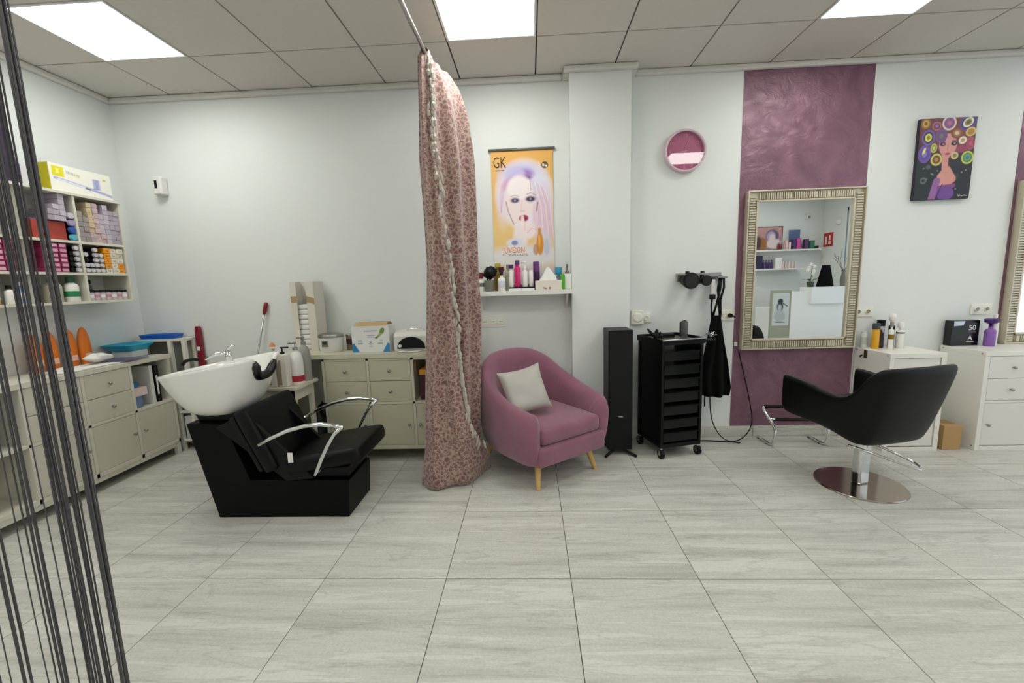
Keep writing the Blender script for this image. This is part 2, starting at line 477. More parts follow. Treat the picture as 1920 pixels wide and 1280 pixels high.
# things inside the open cubby
M_folder = mat('white_folder', (222, 222, 218), .5)
single('ring_binder', MB().box(-3.42, -3.13, 3.245, 3.275, .497, .81), M_folder, 'tall white binder standing in the open cubby of the left cabinet', 'binder', bevel=.002)
t = thing('ring_binder', 'tall black binder standing in the open cubby of the left cabinet', 'binder', (-3.27, 3.31, .497))
build('cover', MB().box(-3.41, -3.13, 3.29, 3.33, .497, .80), M_blkp, t, bevel=.003)
build('spine_label', MB().box(-3.13, -3.1285, 3.297, 3.312, .56, .72), M_paper, t)
t = thing('tissue_box', 'pale pink glove box with blue gloves in the open cubby', 'box', (-3.2, 3.12, .497))
build('carton', MB().box(-3.28, -3.125, 3.072, 3.2, .59, .655), M_pink, t, bevel=.001)
def crumple(c, rx, ry, rz, n=10, seed=1):
    rr = random.Random(seed); mb = MB(); ph = [rr.uniform(0, 6.28) for _ in range(6)]
    def fn(u, v):
        a = 2*math.pi*u; t_ = math.pi*v
        k = 1+.16*math.sin(3*a+ph[0]+2*t_)+.12*math.sin(5*a+ph[1])*math.sin(3*t_+ph[2])+.08*math.sin(7*t_+ph[3]+2*a)
        return (c[0]+rx*k*math.sin(t_)*math.cos(a), c[1]+ry*k*math.sin(t_)*math.sin(a), c[2]-rz*math.cos(t_)*k)
    return mb.grid(fn, 20, n, closed_u=True)
M_blueg = mat('blue_nitrile', (46, 120, 176), .5)
build('gloves', crumple((-3.2, 3.13, .672), .06, .045, .03, seed=3), M_blueg, t, smooth=True)
build('support_box', MB().box(-3.28, -3.13, 3.072, 3.15, .497, .59), mat('blue_grey_card', (108, 132, 170), .6), t, bevel=.001)

# bottles on the left cabinet
ZT = .8805
M_orange = mat('orange_plastic', (226, 120, 20), .35)
M_label = mat('peach_label', (238, 196, 170), .5)
for k, (y, s_) in enumerate(((3.0, 1.06), (2.90, 1.04), (2.775, 1.04), (2.68, 1.0))):
    lab = ('tall orange oval shampoo bottle on the left cabinet, nearest the corner', 'tall orange oval shampoo bottle on the left cabinet, second from the corner',
           'tall orange oval shampoo bottle on the left cabinet, behind the string curtain', 'tall orange oval shampoo bottle on the left cabinet, behind the string curtain')[k]
    t = thing('shampoo_bottle', lab, 'bottle', (-3.37, y, ZT), 0, 'orange shampoo bottles')
    pr = [(.030, 0), (.036, .01), (.040, .07), (.040, .14), (.036, .19), (.026, .235), (.012, .258), (.002, .264)]
    build('body', MB().lathe([(r*s_, z*s_) for r, z in pr], (0, 0, 0), 20, .62, 1.05), M_orange, t, world=False, smooth=True)
    build('label', MB().box(.0235, .0262, -.022, .022, .045, .085), M_label, t, world=False)
def bottle(name, lab, cat, loc, prof, M, cap=None, Mc=None, pump=None, lbl=None, Ml=None, group=None, n=16, sx=1, sy=1):
    """lathed bottle: body, optional cap profile, pump head, label band (z0,z1,r)"""
    t = thing(name, lab, cat, loc, 0, group)
    build('body', MB().lathe(prof, (0, 0, 0), n, sx, sy), M, t, world=False, autos=50)
    if cap: build('cap', MB().lathe(cap, (0, 0, 0), n, sx if pump is None else 1, sy if pump is None else 1), Mc, t, world=False, autos=50)
    if pump:
        z, ang, ln = pump; d = Vector((math.cos(R(ang)), math.sin(R(ang)), 0))
        mb = MB().cyl((0, 0, z), (0, 0, z+.03), .004, n=8)
        mb.tube([Vector((0, 0, z+.03))-d*.008, Vector((0, 0, z+.034))+d*.01, Vector((0, 0, z+.03))+d*ln], [.008, .009, .005], 8)
        build('pump', mb, Mc, t, world=False, smooth=True)
    if lbl:
        z0, z1, r = lbl
        build('label', MB().lathe([(r, z0), (r, z1)], (0, 0, 0), n, sx, sy), Ml, t, world=False, autos=50)
    return t
def simple_prof(r, h, neck=.4, nh=.12):
    return [(r*.92, 0), (r, h*.03), (r, h*(1-nh)-r*.5), (r*.85, h*(1-nh)-r*.15), (r*neck, h*(1-nh)), (r*neck, h)]
M_yel = mat('pale_yellow_liquid', (222, 205, 120), .25, spec=.5)
M_peach = mat('peach_cap', (226, 150, 92), .4)
bottle('oil_bottle', 'pale yellow bottle with a peach cap on the left cabinet', 'bottle', (-3.2, 2.28, ZT), simple_prof(.03, .13), M_yel, [(.018, .125), (.018, .16), (.012, .17)], M_peach, lbl=(.02, .08, .0305), Ml=M_yel)
bottle('spray_bottle', 'slim frosted bottle with a black cap behind the string curtain', 'bottle', (-3.3, 2.37, ZT), simple_prof(.022, .2), mat('frosted_glass', (190, 196, 192), .3), [(.016, .195), (.016, .225), (.014, .228)], M_blkp)
# towel and magazines
M_towel = mat('white_towel', (232, 230, 226), .95, bump=.3, bscale=250)
def cloth_sheet(x0, x1, y0, y1, z, h, nx=16, ny=16, seed=0):
    rr = random.Random(seed); ph = [rr.uniform(0, 6.28) for _ in range(8)]
    def fn(u, v):
        e = (min(u, 1-u, v, 1-v)*6); e = min(1, e)
        hh = h*e*(.5+.25*math.sin(7*u+ph[0]+3*v)+.25*math.sin(9*v+ph[1]-2*u))
        return (x0+(x1-x0)*u+.012*math.sin(6*v+ph[2]), y0+(y1-y0)*v+.012*math.sin(7*u+ph[3]), z+.004+hh)
    return MB().grid(fn, nx, ny)
tw = cloth_sheet(-3.30, -3.115, 2.62, 3.0, ZT, .02, seed=2)
single('hand_towel', tw, M_towel, 'white towel laid flat on the left cabinet beside the orange bottles', 'towel', smooth=True, solid=.006)
single('crumpled_cloth', crumple((-3.2, 2.93, ZT+.06), .065, .085, .028, seed=9, n=12), M_towel, 'small crumpled white cloth next to the orange bottles', 'cloth', smooth=True)
for k, (a, c_, dz) in enumerate(((8, (120, 104, 140), 0), (-6, (168, 160, 180), .004), (3, (96, 84, 112), .008))):
    mb = MB().box(-.1, .1, -.14, .14, 0, .0035)
    o = build('magazine', mb, mat('magazine_%d' % k, c_, .35, var=.35, vscale=18), None)
    o.location = (-3.235, 3.125, ZT+dz); o.rotation_euler = (0, 0, R(a+90))
    o['label'] = ('mauve magazine lying lowest in the pile on the left cabinet', 'pale lilac magazine in the middle of the pile on the left cabinet', 'dark violet magazine on top of the pile on the left cabinet')[k]; o['category'] = 'magazine'; o['group'] = 'magazines on the left cabinet'
# turquoise tray stacked on the cabinet end
M_turq = mat('turquoise_plastic', (40, 170, 205), .4)
M_clear = mat('clear_plastic_box', (205, 215, 216), .2, spec=.6)
t = thing('plastic_basket', 'turquoise plastic tray resting on a clear box beside the magazines', 'tray', (-3.34, 3.315, ZT))
build('box', MB().box(-3.43, -3.25, 3.25, 3.39, ZT, ZT+.055), M_clear, t, bevel=.006)
tr_ = MB().grid(lambda u, v: (-3.34+(.095+.045*v)*math.copysign(abs(math.cos(2*math.pi*u))**.4, math.cos(2*math.pi*u)), 3.315+(.085+.05*v)*math.copysign(abs(math.sin(2*math.pi*u))**.4, math.sin(2*math.pi*u)), ZT+.058+.05*v), 40, 4, closed_u=True)
tr_.box(-3.43, -3.25, 3.24, 3.39, ZT+.0565, ZT+.061)
build('tray', tr_, M_turq, t, smooth=False, solid=.003)
# wall socket above the left cabinet
M_sock = mat('white_switch_plastic', (233, 230, 220), .35)
def socket(lab, x, z, n, w=.075, h=.085, Y=YB, plug=None):
    t = thing('wall_socket', lab, 'socket', (x, Y, z-h/2))
    W = w*n
    build('plate', MB().box(x-W/2-.006, x+W/2+.006, Y-.009, Y-.0006, z-h/2, z+h/2), M_sock, t, bevel=.003)
    for i in range(n):
        cx = x-W/2+w*(i+.5)
        rim = MB().lathe([(.021, 0), (.021, .011), (.017, .011), (.016, .003)], (0, 0, 0), 16)
        rim.xf(Matrix.Translation((cx, Y-.007, z)) @ Matrix.Rotation(R(90), 4, 'X'))
        o = build('outlet', rim, M_sock, t, autos=40)
        hole = MB().lathe([(.0155, 0), (.0155, .0045)], (0, 0, 0), 14).xf(Matrix.Translation((cx, Y-.0085, z)) @ Matrix.Rotation(R(90), 4, 'X'))
        build('recess', hole, mat('socket_recess_grey', (150, 146, 134), .5), o)
    return t
# ---- wall shelf unit with hair colour (front at X = -3.25)
XS = -3.25
ws = thing('wall_shelf_unit', 'white wall-mounted cubby shelf packed with hair colour on the left wall', 'shelf', (-3.365, 2.6, 1.335))
zs = [1.345, 1.552, 1.776, 2.112]
yd = [3.325, 2.988, 2.652, 2.316, 1.98]
build('back_panel', MB().box(XL+.001, XL+.008, yd[-1], yd[0], zs[0], zs[-1]), M_white, ws)
for k, z in enumerate(zs):
    build('shelf_board', MB().box(XL+.008, XS+(.01 if k in (0, 3) else 0), yd[-1]-.01, yd[0]+.01, z-.009, z+.009), M_cream, ws, bevel=.001, seg=1)
for y in yd:
    for a, b_ in zip(zs, zs[1:]):
        build('divider', MB().box(XL+.008, XS, y-.008, y+.008, a+.009, b_-.009), M_cream, ws)
# stock: every box and bottle its own object
dye_cache = {}
def dye(y, z, w, h, M, lab, group, x1=XS-.004, d=.13):
    key = (round(w, 4), round(h, 4), M.name, d)
    if key not in dye_cache:
        o = build('hair_dye_box', MB().box(-d, 0, -w/2, w/2, 0, h), M, None, bevel=.001, seg=1); dye_cache[key] = o.data
        o.modifiers.clear()
    else:
        o = bpy.data.objects.new('hair_dye_box', dye_cache[key]); COL.objects.link(o)
    o.location = (x1-random.uniform(0, .008), y, z); o['label'] = lab; o['category'] = 'box'; o['group'] = group
    return o
greys = [mat('dye_box_%d' % i, c, .5, rnd=.12) for i, c in enumerate(((170, 160, 172), (186, 176, 190), (152, 142, 140), (196, 170, 172), (206, 186, 150)))]
heights = [6, 5, 8, 8, 6, 8, 7, 7]
cw = (yd[0]-yd[1]-.024)/8; ch = .0365
for c_ in range(8):
    y = yd[1]+.012+cw*(c_+.5)
    col = {0: 2, 1: 2, 2: 4, 3: 3, 4: 1, 5: 1, 6: 0, 7: 0}[c_]
    for r_ in range(heights[c_]):
        k = col if r_ > 1 or c_ in (5, 6, 7) else (2 if c_ < 2 else 3)
        dye(y, zs[2]+.0095+r_*ch, cw-.002, ch-.002, greys[k], ('mauve-grey', 'pale lilac', 'taupe', 'dusty rose', 'beige')[k]+' hair colour box stacked in the upper cubby nearest the room corner', ('mauve-grey', 'pale lilac', 'taupe', 'dusty rose', 'beige')[k]+' hair colour boxes')
for c_, (n0, n1) in enumerate(((2, 4), (2, 5), (2, 7))):
    y = yd[1]-.155+cw*c_
    for r_ in range(n0, n1):
        dye(y, zs[2]+.0095+(r_+1.55)*ch*1.02, cw-.002, ch-.002, greys[1 if c_ else 0], 'lilac-grey hair colour box piled above the red box', 'lilac hair colour boxes')
single('stock_box', MB().box(-3.42, XS-.03, yd[1]-.265, yd[1]-.055, zs[2]+.0095, zs[2]+.0095+.125), mat('red_brown_carton', (168, 62, 48), .5, var=.2, vscale=20), 'red-brown carton in the upper cubby under the lilac boxes', 'box', bevel=.002)
single('stock_box', MB().box(-3.4, XS-.05, yd[1]-.3, yd[1]-.18, zs[2]+.136, zs[2]+.145), mat('blue_carton', (62, 98, 140), .5), 'flat blue carton lying on the red-brown carton', 'box', bevel=.002)
def tube_end(y, z, r, Mb, Mc, lab, group, ln=.13):
    t = thing('colour_tube', lab, 'tube', (XS-.008-ln/2, y, z), 0, group)
    build('barrel', MB().cyl((XS-.01-ln, y, z+r), (XS-.02, y, z+r), r, n=12), Mb, t, autos=40)
    build('cap', MB().cyl((XS-.02, y, z+r), (XS-.004, y, z+r), r*.96, r*.85, n=12), Mc, t, autos=40)
capc = [mat('cap_%s' % n_, c, .4) for n_, c in (('cyan', (92, 178, 200)), ('blue', (38, 84, 168)), ('lilac', (160, 150, 190)), ('pearl', (198, 190, 204)))]
for k in range(4):
    tube_end(yd[1]-.03, zs[2]+.0095+k*.05, .0245, M_blkp, capc[k], ('turquoise', 'blue', 'lilac', 'pearl')[k]+'-capped round tin in the column beside the red carton', 'round tins in the upper cubby')
mag = [mat('magenta_box_%d' % i, c, .5, rnd=.15) for i, c in enumerate(((150, 42, 88), (186, 92, 130), (168, 120, 142)))]
def colbox(y, z, w, h, M1, M2, lab, group):
    o = dye(y, z, w, h, M1, lab, group)
    return o
M_boxlab = mat('box_end_label', (214, 160, 184), .5, rnd=.2)
for bay, ncol, y00 in ((1, 3, yd[1]-.225), (2, 3, yd[2]-.20)):
    for c_ in range(ncol):
        for r_ in range(6):
            o = dye(y00+c_*.052+.004*r_*0, zs[1]+.0095+r_*.0335, .048, .0315, mag[0], 'magenta hair colour box in the middle cubby ' + ('beside the dark tubes' if bay == 1 else 'behind the string curtain'), 'magenta hair colour boxes')
            lb = bpy.data.objects.new('end_label', dye_cache.get('lab') or build('end_label', MB().box(-.001, .0012, -.019, .019, .006, .025), M_boxlab, o, world=False).data)
            if 'lab' not in dye_cache: dye_cache['lab'] = lb.data; bpy.data.objects.remove(lb)
            else: COL.objects.link(lb); lb.parent = o
capw = mat('silver_white_cap', (206, 202, 206), .4, rnd=.1)
for r_ in range(5):
    tube_end(yd[1]-.03, zs[1]+.0095+r_*.039, .018, M_blkp, capw, 'pale-capped dark tube in the middle cubby beside the magenta boxes', 'dark tubes by the magenta boxes')
for r_ in range(4):
    tube_end(yd[1]-.072, zs[1]+.0095+r_*.039, .018, M_blkp, M_blkp, 'black-capped dark tube in the middle cubby beside the magenta boxes', 'black tubes by the magenta boxes')
for y, rows in ((yd[1]+.032, (0, 1, 3)), (yd[1]+.068, (0, 1)), (yd[1]+.104, (0, 1, 2, 3, 4)), (yd[1]+.142, (0, 1, 2, 3))):
    for r_ in range(max(rows)+1):
        c_ = capw if r_ in rows else M_blkp
        tube_end(y, zs[1]+.0095+r_*.038, .0175, mat('navy_tube', (22, 24, 48), .4), c_, ('pale' if r_ in rows else 'black')+'-capped navy tube in the middle cubby by the orange boxes', 'navy tubes by the orange boxes' if r_ in rows else 'black-capped navy tubes')
M_ob = mat('orange_dye_box', (236, 150, 22), .5, rnd=.06); M_cb = mat('cream_dye_box', (222, 214, 196), .5, rnd=.05)
for c_ in range(3):
    for r_ in range(5):
        y = yd[1]+.19+c_*.05
        isO = (c_ == 0 and r_ > 0) or (c_ == 2 and r_ < 2)
        o = dye(y, zs[1]+.0095+r_*.038, .048, .036, M_ob if isO else M_cb, ('orange' if isO else 'cream')+' hair colour box in the middle cubby next to the navy tubes', 'orange hair colour boxes' if isO else 'cream hair colour boxes')
        lb = bpy.data.objects.new('printed_number', dye_cache.get('num') or build('printed_number', text_mb('%d.%d' % (5, 3), .014, (.0012, 0, .012), '+x', .0004), mat('dark_brown_ink', (84, 58, 30), .6), o, world=False).data)
        if 'num' not in dye_cache: dye_cache['num'] = lb.data; bpy.data.objects.remove(lb)
        else: COL.objects.link(lb); lb.parent = o
# bottom cubbies
M_jar = mat('pale_grey_jar', (196, 184, 190), .35); M_jl = mat('pink_print_label', (196, 130, 150), .5)
for k in range(7):
    y = yd[1]+.036+k*.0435
    bottle('cream_jar', 'small pale jar with a black lid in the row on the bottom shelf', 'jar', (XS-.03, y, zs[0]+.0095), [(.0195, 0), (.0205, .004), (.0205, .055), (.019, .06)], M_jar, [(.0205, .0605), (.0205, .076), (.019, .078)], M_blkp, lbl=(.022, .044, .0208), Ml=M_jl if k % 2 else M_paper, group='small black-lidded jars')
for k, (y, h) in enumerate(((yd[1]+.035, .15), (yd[1]+.085, .135))):
    bottle('developer_bottle', ('taller', 'shorter')[k]+' dark grey bottle standing behind the row of small jars', 'bottle', (XS-.09, y, zs[0]+.0095), simple_prof(.022, h), mat('dark_grey_bottle', (70, 70, 76), .4), [(.018, h-.01), (.018, h+.02), (.016, h+.022)], M_blkp)
bottle('peroxide_bottle', 'white bottle with a dark green cap and green label on the bottom shelf', 'bottle', (XS-.05, yd[1]-.07, zs[0]+.0095), simple_prof(.045, .145, .5, .1), M_paper, [(.026, .135), (.026, .172), (.022, .175)], mat('dark_green_cap', (32, 84, 50), .4), lbl=(.035, .075, .0455), Ml=mat('green_label', (40, 130, 78), .5), sx=.8)
bottle('jerry_bottle', 'squat beige plastic bottle on the bottom shelf beside the green-capped one', 'bottle', (XS-.06, yd[1]-.185, zs[0]+.0095), simple_prof(.055, .15, .4, .1), mat('beige_plastic', (178, 170, 152), .45), [(.022, .14), (.022, .158)], mat('beige_plastic', None), sx=.8)
bottle('product_bottle', 'small white and blue bottle on the bottom shelf behind the strings', 'bottle', (XS-.04, yd[2]-.05, zs[0]+.0095), simple_prof(.026, .12), mat('light_blue_bottle', (120, 168, 214), .4), [(.014, .115), (.014, .14)], M_paper, lbl=(.03, .07, .0264), Ml=M_paper)
bottle('product_bottle', 'small all-white bottle on the bottom shelf behind the strings', 'bottle', (XS-.04, yd[2]-.11, zs[0]+.0095), simple_prof(.026, .10), M_paper, [(.014, .095), (.014, .12)], M_blkp)
for k in range(4):
    bottle('product_bottle', 'amber bottle with a gold cap on the bottom shelf behind the strings', 'bottle', (XS-.045, yd[2]-.19-k*.065, zs[0]+.0095), simple_prof(.026, .14), mat('amber_bottle', (206, 150, 40), .3), [(.015, .135), (.015, .165)], mat('gold_cap', (190, 150, 60), .3, .7), lbl=(.03, .07, .0264), Ml=M_paper, group='amber bottles on the shelf')
for k in range(4):
    bottle('product_bottle', 'gold-topped white bottle on the middle shelf behind the strings', 'bottle', (XS-.045, yd[3]+.10-k*.07, zs[1]+.0095), simple_prof(.026, .14), M_paper, [(.015, .135), (.015, .165)], mat('gold_cap', None), lbl=(.03, .07, .0264), Ml=mat('amber_bottle', None), group='gold-topped bottles on the shelf')
# straightening-brush carton on top of the shelf
zt = zs[3]+.0095
t = thing('appliance_box', 'long white and yellow hairbrush carton on top of the wall shelf', 'box', (-3.31, 3.1, zt))
build('carton', MB().box(-3.345, -3.262, 2.872, 3.3, zt, zt+.185), M_paper, t, bevel=.0015)
build('end_print', MB().box(-3.343, -3.264, 2.8705, 2.8722, zt+.002, zt+.183), mat('yellow_print', (206, 196, 24), .5), t)
L = []
w_, h_ = .428, .185
L += [('r', (.055, .135, .038, .034), (226, 214, 30), .004, 1), ('l', ([(.045, .125), (.06, .15)], .004), (246, 240, 150), .003, 1), ('l', ([(.06, .125), (.045, .15)], .004), (246, 240, 150), .003, 1)]
for k in range(7): L.append(('r', (.115+k*.013, .142-.002*k, .0045, .009), (200, 196, 120) if k > 2 else (176, 186, 176), .003, .9))
L += [('l', ([(.03, .088), (.28, .055), (.42, .03)], .009), (170, 178, 220), .004, 1), ('l', ([(.05, .083), (.26, .057)], .004), (236, 238, 246), .004, 1),
      ('r', (.315, .098, .026, .036), (150, 156, 200), .004, 1), ('l', ([(.235, .058), (.262, .052)], .006), (96, 100, 150), .003, 1), ('r', (.378, .142, .012, .006), (206, 204, 60), .004, 1)]
for k in range(6): L.append(('l', ([(.294+k*.0085, .07), (.294+k*.0085, .128)], .0012), (206, 210, 236), .002, 1))
printed('front_print', (-3.2612, 2.872, zt), (0, 1, 0), (0, 0, 1), w_, h_, 90, 40, L, (240, 238, 228), t)
t = thing('gift_bag', 'dark violet product bag with white script on the wall shelf', 'bag', (-3.33, 2.62, zt))
build('bag', MB().prism([(-3.40, zt), (-3.27, zt), (-3.285, zt+.42), (-3.385, zt+.42)], 'y', 2.46, 2.70), mat('dark_violet_card', (52, 40, 66), .4, var=.3, vscale=14), t, bevel=.003)
sc = MB()
for k in range(3):
    pts = [(-3.268-.0004*i, 2.50+.18*i/24, zt+.31-k*.1+.022*math.sin(i*1.1+k)+.012*math.sin(i*2.7)) for i in range(25)]
    sc.tube([(x-.003*(z-zt)/.1, y, z) for x, y, z in pts], .003, 4)
build('script', sc, M_paper, t)
single('product_carton', MB().box(-3.40, -3.28, 2.72, 2.80, zt, zt+.13), mat('pale_grey_carton', (208, 204, 206), .5), 'small pale grey carton between the violet bag and the brush carton', 'box', bevel=.002)
# ---- narrow white rack in the corner
M_rack = mat('rack_white', (220, 217, 206), .4)
rk = thing('storage_rack', 'narrow white rack with open shelves in the corner behind the cabinet', 'rack', (-3.2, 3.52, 0))
RX0, RX1, RY0, RY1, RZ = -3.455, -2.985, 3.462, 3.6, .985
for x, y in ((RX0, RY0), (RX1-.03, RY0), (RX0, RY1-.03), (RX1-.03, RY1-.03), (-3.14, RY0)):
    build('post', MB().box(x, x+.03, y, y+.03 if y < 3.5 else y+.029, 0, RZ), M_rack, rk, bevel=.002)
for z in (.08, .34, .6, RZ-.004):
    build('shelf', MB().box(RX0+.002, RX1-.002, RY0+.003, RY1-.002, z, z+.02), M_rack, rk, bevel=.002)
build('back_panel', MB().box(RX0+.01, RX1-.01, RY1-.01, RY1-.004, .1, RZ-.01), mat('grey_green_board', (156, 158, 146), .6), rk)
t = thing('plastic_tray', 'bright blue shallow plastic tray lying on the corner rack', 'tray', (-3.25, 3.52, RZ+.016))
mb = MB().grid(lambda u, v: (-3.24+(.15+.012*v)*math.copysign(abs(math.cos(2*math.pi*u))**.35, math.cos(2*math.pi*u)), 3.53+(.06+.01*v)*math.copysign(abs(math.sin(2*math.pi*u))**.35, math.sin(2*math.pi*u)), RZ+.018+.035*v), 36, 3, closed_u=True)
mb.box(-3.38, -3.10, 3.475, 3.585, RZ+.0165, RZ+.02)
build('shell', mb, mat('bright_blue_plastic', (24, 92, 190), .35), t, solid=.003)
single('black_cable_coil', MB().tube([(-3.065+.03*math.cos(a*.5), 3.53+.025*math.sin(a*.5), .642+.002*a) for a in range(40)], .008, 6), M_blkp, 'coil of black cable on the shelf of the corner rack', 'cable', smooth=True)
single('folded_towel', MB().box(-3.105, -3.02, 3.475, 3.565, .3605, .42), mat('slate_towel', (92, 98, 112), .95, bump=.3), 'folded slate-blue towel on the lower shelf of the corner rack', 'towel', bevel=.012, seg=3)
single('folder_stack', MB().box(-3.09, -3.02, 3.475, 3.57, .1005, .31), mat('grey_white_card', (196, 196, 196), .6), 'upright grey-white folder on the bottom shelf of the corner rack', 'folder', bevel=.002)
# red dustpan board and mop leaning on the back wall
t = thing('dustpan', 'dark red long-handled dustpan leaning on the wall beside the rack', 'dustpan', (-2.9, 3.56, 0))
M_red = mat('dark_red_plastic', (128, 22, 40), .35)
build('handle', MB().prism([(-2.968, 1.095), (-2.932, 1.095), (-2.925, 1.06), (-2.92, .5), (-2.92, .12), (-2.97, .12), (-2.974, .5), (-2.975, 1.06)], 'y', 3.572, 3.604), M_red, t, bevel=.008, seg=3)
build('pan', MB().prism([(-2.98, .003), (-2.74, .003), (-2.76, .13), (-2.96, .13)], 'y', 3.46, 3.606), M_red, t, bevel=.01)
build('tag', MB().box(-2.966, -2.94, 3.5695, 3.5725, .88, .915), M_paper, t)
t = thing('mop', 'thin steel mop handle with a red grip leaning on the back wall', 'mop', (-2.5, 3.56, 0))
P1, P0 = on_y(499, 567, 3.6), on_y(460, 860, 3.5); P0.z = .06
build('pole', MB().cyl(P0, P0+(P1-P0)*.93, .007, n=8), M_steel, t, smooth=True)
build('grip', MB().tube([P0+(P1-P0)*.92, P0+(P1-P0)*.94, P0+(P1-P0)*.99, P1], [.012, .017, .017, .012], 12), M_red, t, smooth=True)
build('head', MB().box(P0.x-.12, P0.x+.12, P0.y-.05, P0.y+.05, .003, .05), M_red, t, bevel=.015)
# soap dispenser on the back wall
t = thing('soap_dispenser', 'small white dispenser with a dark window on the back wall', 'dispenser', (-3.12, 3.6, 2.22))
c = on_y(300, 349, 3.58)
build('body', MB().box(c.x-.04, c.x+.04, 3.545, 3.619, c.z-.075, c.z+.075), M_white, t, bevel=.015, seg=3)
build('sensor_window', MB().box(c.x-.016, c.x+.006, 3.541, 3.546, c.z-.025, c.z+.04), M_blkp, t, bevel=.003)
# black bag in the far open cubby
single('black_bag', crumple((-3.25, 2.178, .635), (.085), .1, .105, seed=21, n=14), M_blkp, 'black bag stuffed in the open cubby behind the string curtain', 'bag', smooth=True)
# ================================================================== HAIR-WASHING UNIT
bw = thing('backwash_unit', 'black hair-washing chair with a white ceramic basin', 'washing chair', (-1.55, 2.535, 0))
build('base', MB().prism([(-2.10, .606), (-1.862, .60), (-1.74, .243), (-1.128, .238), (-1.145, 0), (-1.968, 0)], 'y', 2.365, 2.705), mat('black_vinyl_panel', (3, 5, 5), .45, spec=.14, bump=.03, bscale=250), bw, bevel=.004)
for y in (2.367, 2.685):
    build('side_plate', MB().prism([(-1.90, .585), (-1.74, .67), (-1.70, .66), (-1.33, .262), (-1.50, .246)], 'y', y-.022 if y < 2.5 else y, y if y < 2.5 else y+.022), M_blkp, bw, bevel=.004)
build('basin_post', MB().prism([(-2.06, .601), (-1.86, .601), (-1.79, .655), (-2.09, .655)], 'y', 2.42, 2.66), M_blkp, bw, bevel=.01)
# basin: lofted ceramic bowl
M_cer = mat('white_ceramic', (240, 238, 233), .12, spec=.6, coat=.3)
BX, BY = -1.955, 2.53
def sup(a, rx, ry, p):
    c, s_ = math.cos(a), math.sin(a)
    return rx*math.copysign(abs(c)**p, c), ry*math.copysign(abs(s_)**p, s_)
RXo, RYo = .318, .262
def rim_full(a):
    dx, dy = sup(a, RXo, RYo, .72)
    return .895+.155*(BX+dx+2.27)
def rho(a):
    """how much of the wall is left under the neck notch"""
    dx, dy = sup(a, RXo, RYo, .72)
    if dx <= 0: return 1
    dip = .12*math.exp(-((dy+.02)/.092)**6)*min(1, max(0, (dx-.12)/.1))
    f = rim_full(a)
    return (f-dip-.645)/(f-.645)
def wall(a, t_, grow=1):
    q = t_**.5 if t_ > 0 else 0
    dx, dy = sup(a, .115+(RXo-.115)*q, .125+(RYo-.125)*q, .72)
    return BX+dx, BY+dy, .645+(rim_full(a)-.645)*t_
levels = [('o', 0), ('o', .02), ('o', .08), ('o', .2), ('o', .4), ('o', .6), ('o', .8), ('o', .95), ('o', 1), ('i', 1.0), ('i', .93), ('i', .75), ('i', .5), ('i', .25), ('i', .12)]
bas = MB(); N = 96
angs = [2*math.pi*j/N for j in range(N)]
for kind, t_ in levels:
    for a in angs:
        r_ = rho(a)
        if kind == 'o':
            x, y, z = wall(a, t_*r_)
        else:
            wx, wy, wz = wall(a, r_)
            q = t_**.5 if t_ > .2 else .09
            k = q*.93
            x, y = BX+(wx-BX)*k, BY+(wy-BY)*k
            z = .735+(wz+.002-.735)*max(0, (t_-.25)/.75)
        bas.v.append((x, y, z))
for i in range(len(levels)-1):
    for j in range(N):
        bas.f.append((i*N+j, i*N+(j+1) % N, (i+1)*N+(j+1) % N, (i+1)*N+j))
bas.f.append(tuple(range(N))); bas.f.append(tuple(range((len(levels)-1)*N, len(levels)*N)))
basin = build('basin', bas, M_cer, bw, smooth=True)
gel = []
for k in range(41):
    a = R(-50+100*k/40)
    if rho(a) < .97:
        x, y, z = wall(a, rho(a)); gel.append((x-.004, y, z-.004))
build('neck_rest', MB().tube(gel, [.014]+[.027]*(len(gel)-2)+[.014], 10), mat('black_gel', (12, 12, 13), .3), basin, smooth=True)
fa = MB().cyl((-2.03, 2.70, .93), (-2.03, 2.70, 1.0), .022, .018, 14)
fa.tube([(-2.03, 2.70, .985), (-2.09, 2.67, .985), (-2.15, 2.64, .955)], [.012, .011, .009], 10)
fa.tube([(-2.03, 2.70, 1.0), (-2.02, 2.70, 1.02), (-1.985, 2.70, 1.035)], [.016, .014, .008], 10)
build('faucet', fa, M_chrome, bw, smooth=True)
build('shower_hose', MB().tube([(-2.17, 2.62, .955), (-2.2, 2.6, .965), (-2.235, 2.58, .955), (-2.25, 2.57, .93)], .011, 8), M_blkp, bw, smooth=True)
build('drain_pipe', MB().tube([(-2.15, 2.56, .70), (-2.19, 2.58, .62), (-2.15, 2.6, .5), (-2.06, 2.6, .42)], .014, 8), M_blkp, bw, smooth=True)
def cushion(x0, x1, y0, y1, z0, z1, r=.03):
    """box with one loop near each edge, for subdivision"""
    bm = bmesh.new(); bmesh.ops.create_cube(bm, size=1)
    bmesh.ops.scale(bm, vec=(x1-x0, y1-y0, z1-z0), verts=bm.verts); bmesh.ops.translate(bm, vec=((x0+x1)/2, (y0+y1)/2, (z0+z1)/2), verts=bm.verts)
    bmesh.ops.bevel(bm, geom=list(bm.edges), offset=r, segments=3, profile=.6, affect='EDGES')
    mb = MB(); bm.verts.index_update()
    mb.v = [tuple(v.co) for v in bm.verts]; mb.f = [tuple(v.index for v in f.verts) for f in bm.faces]; bm.free()
    return mb
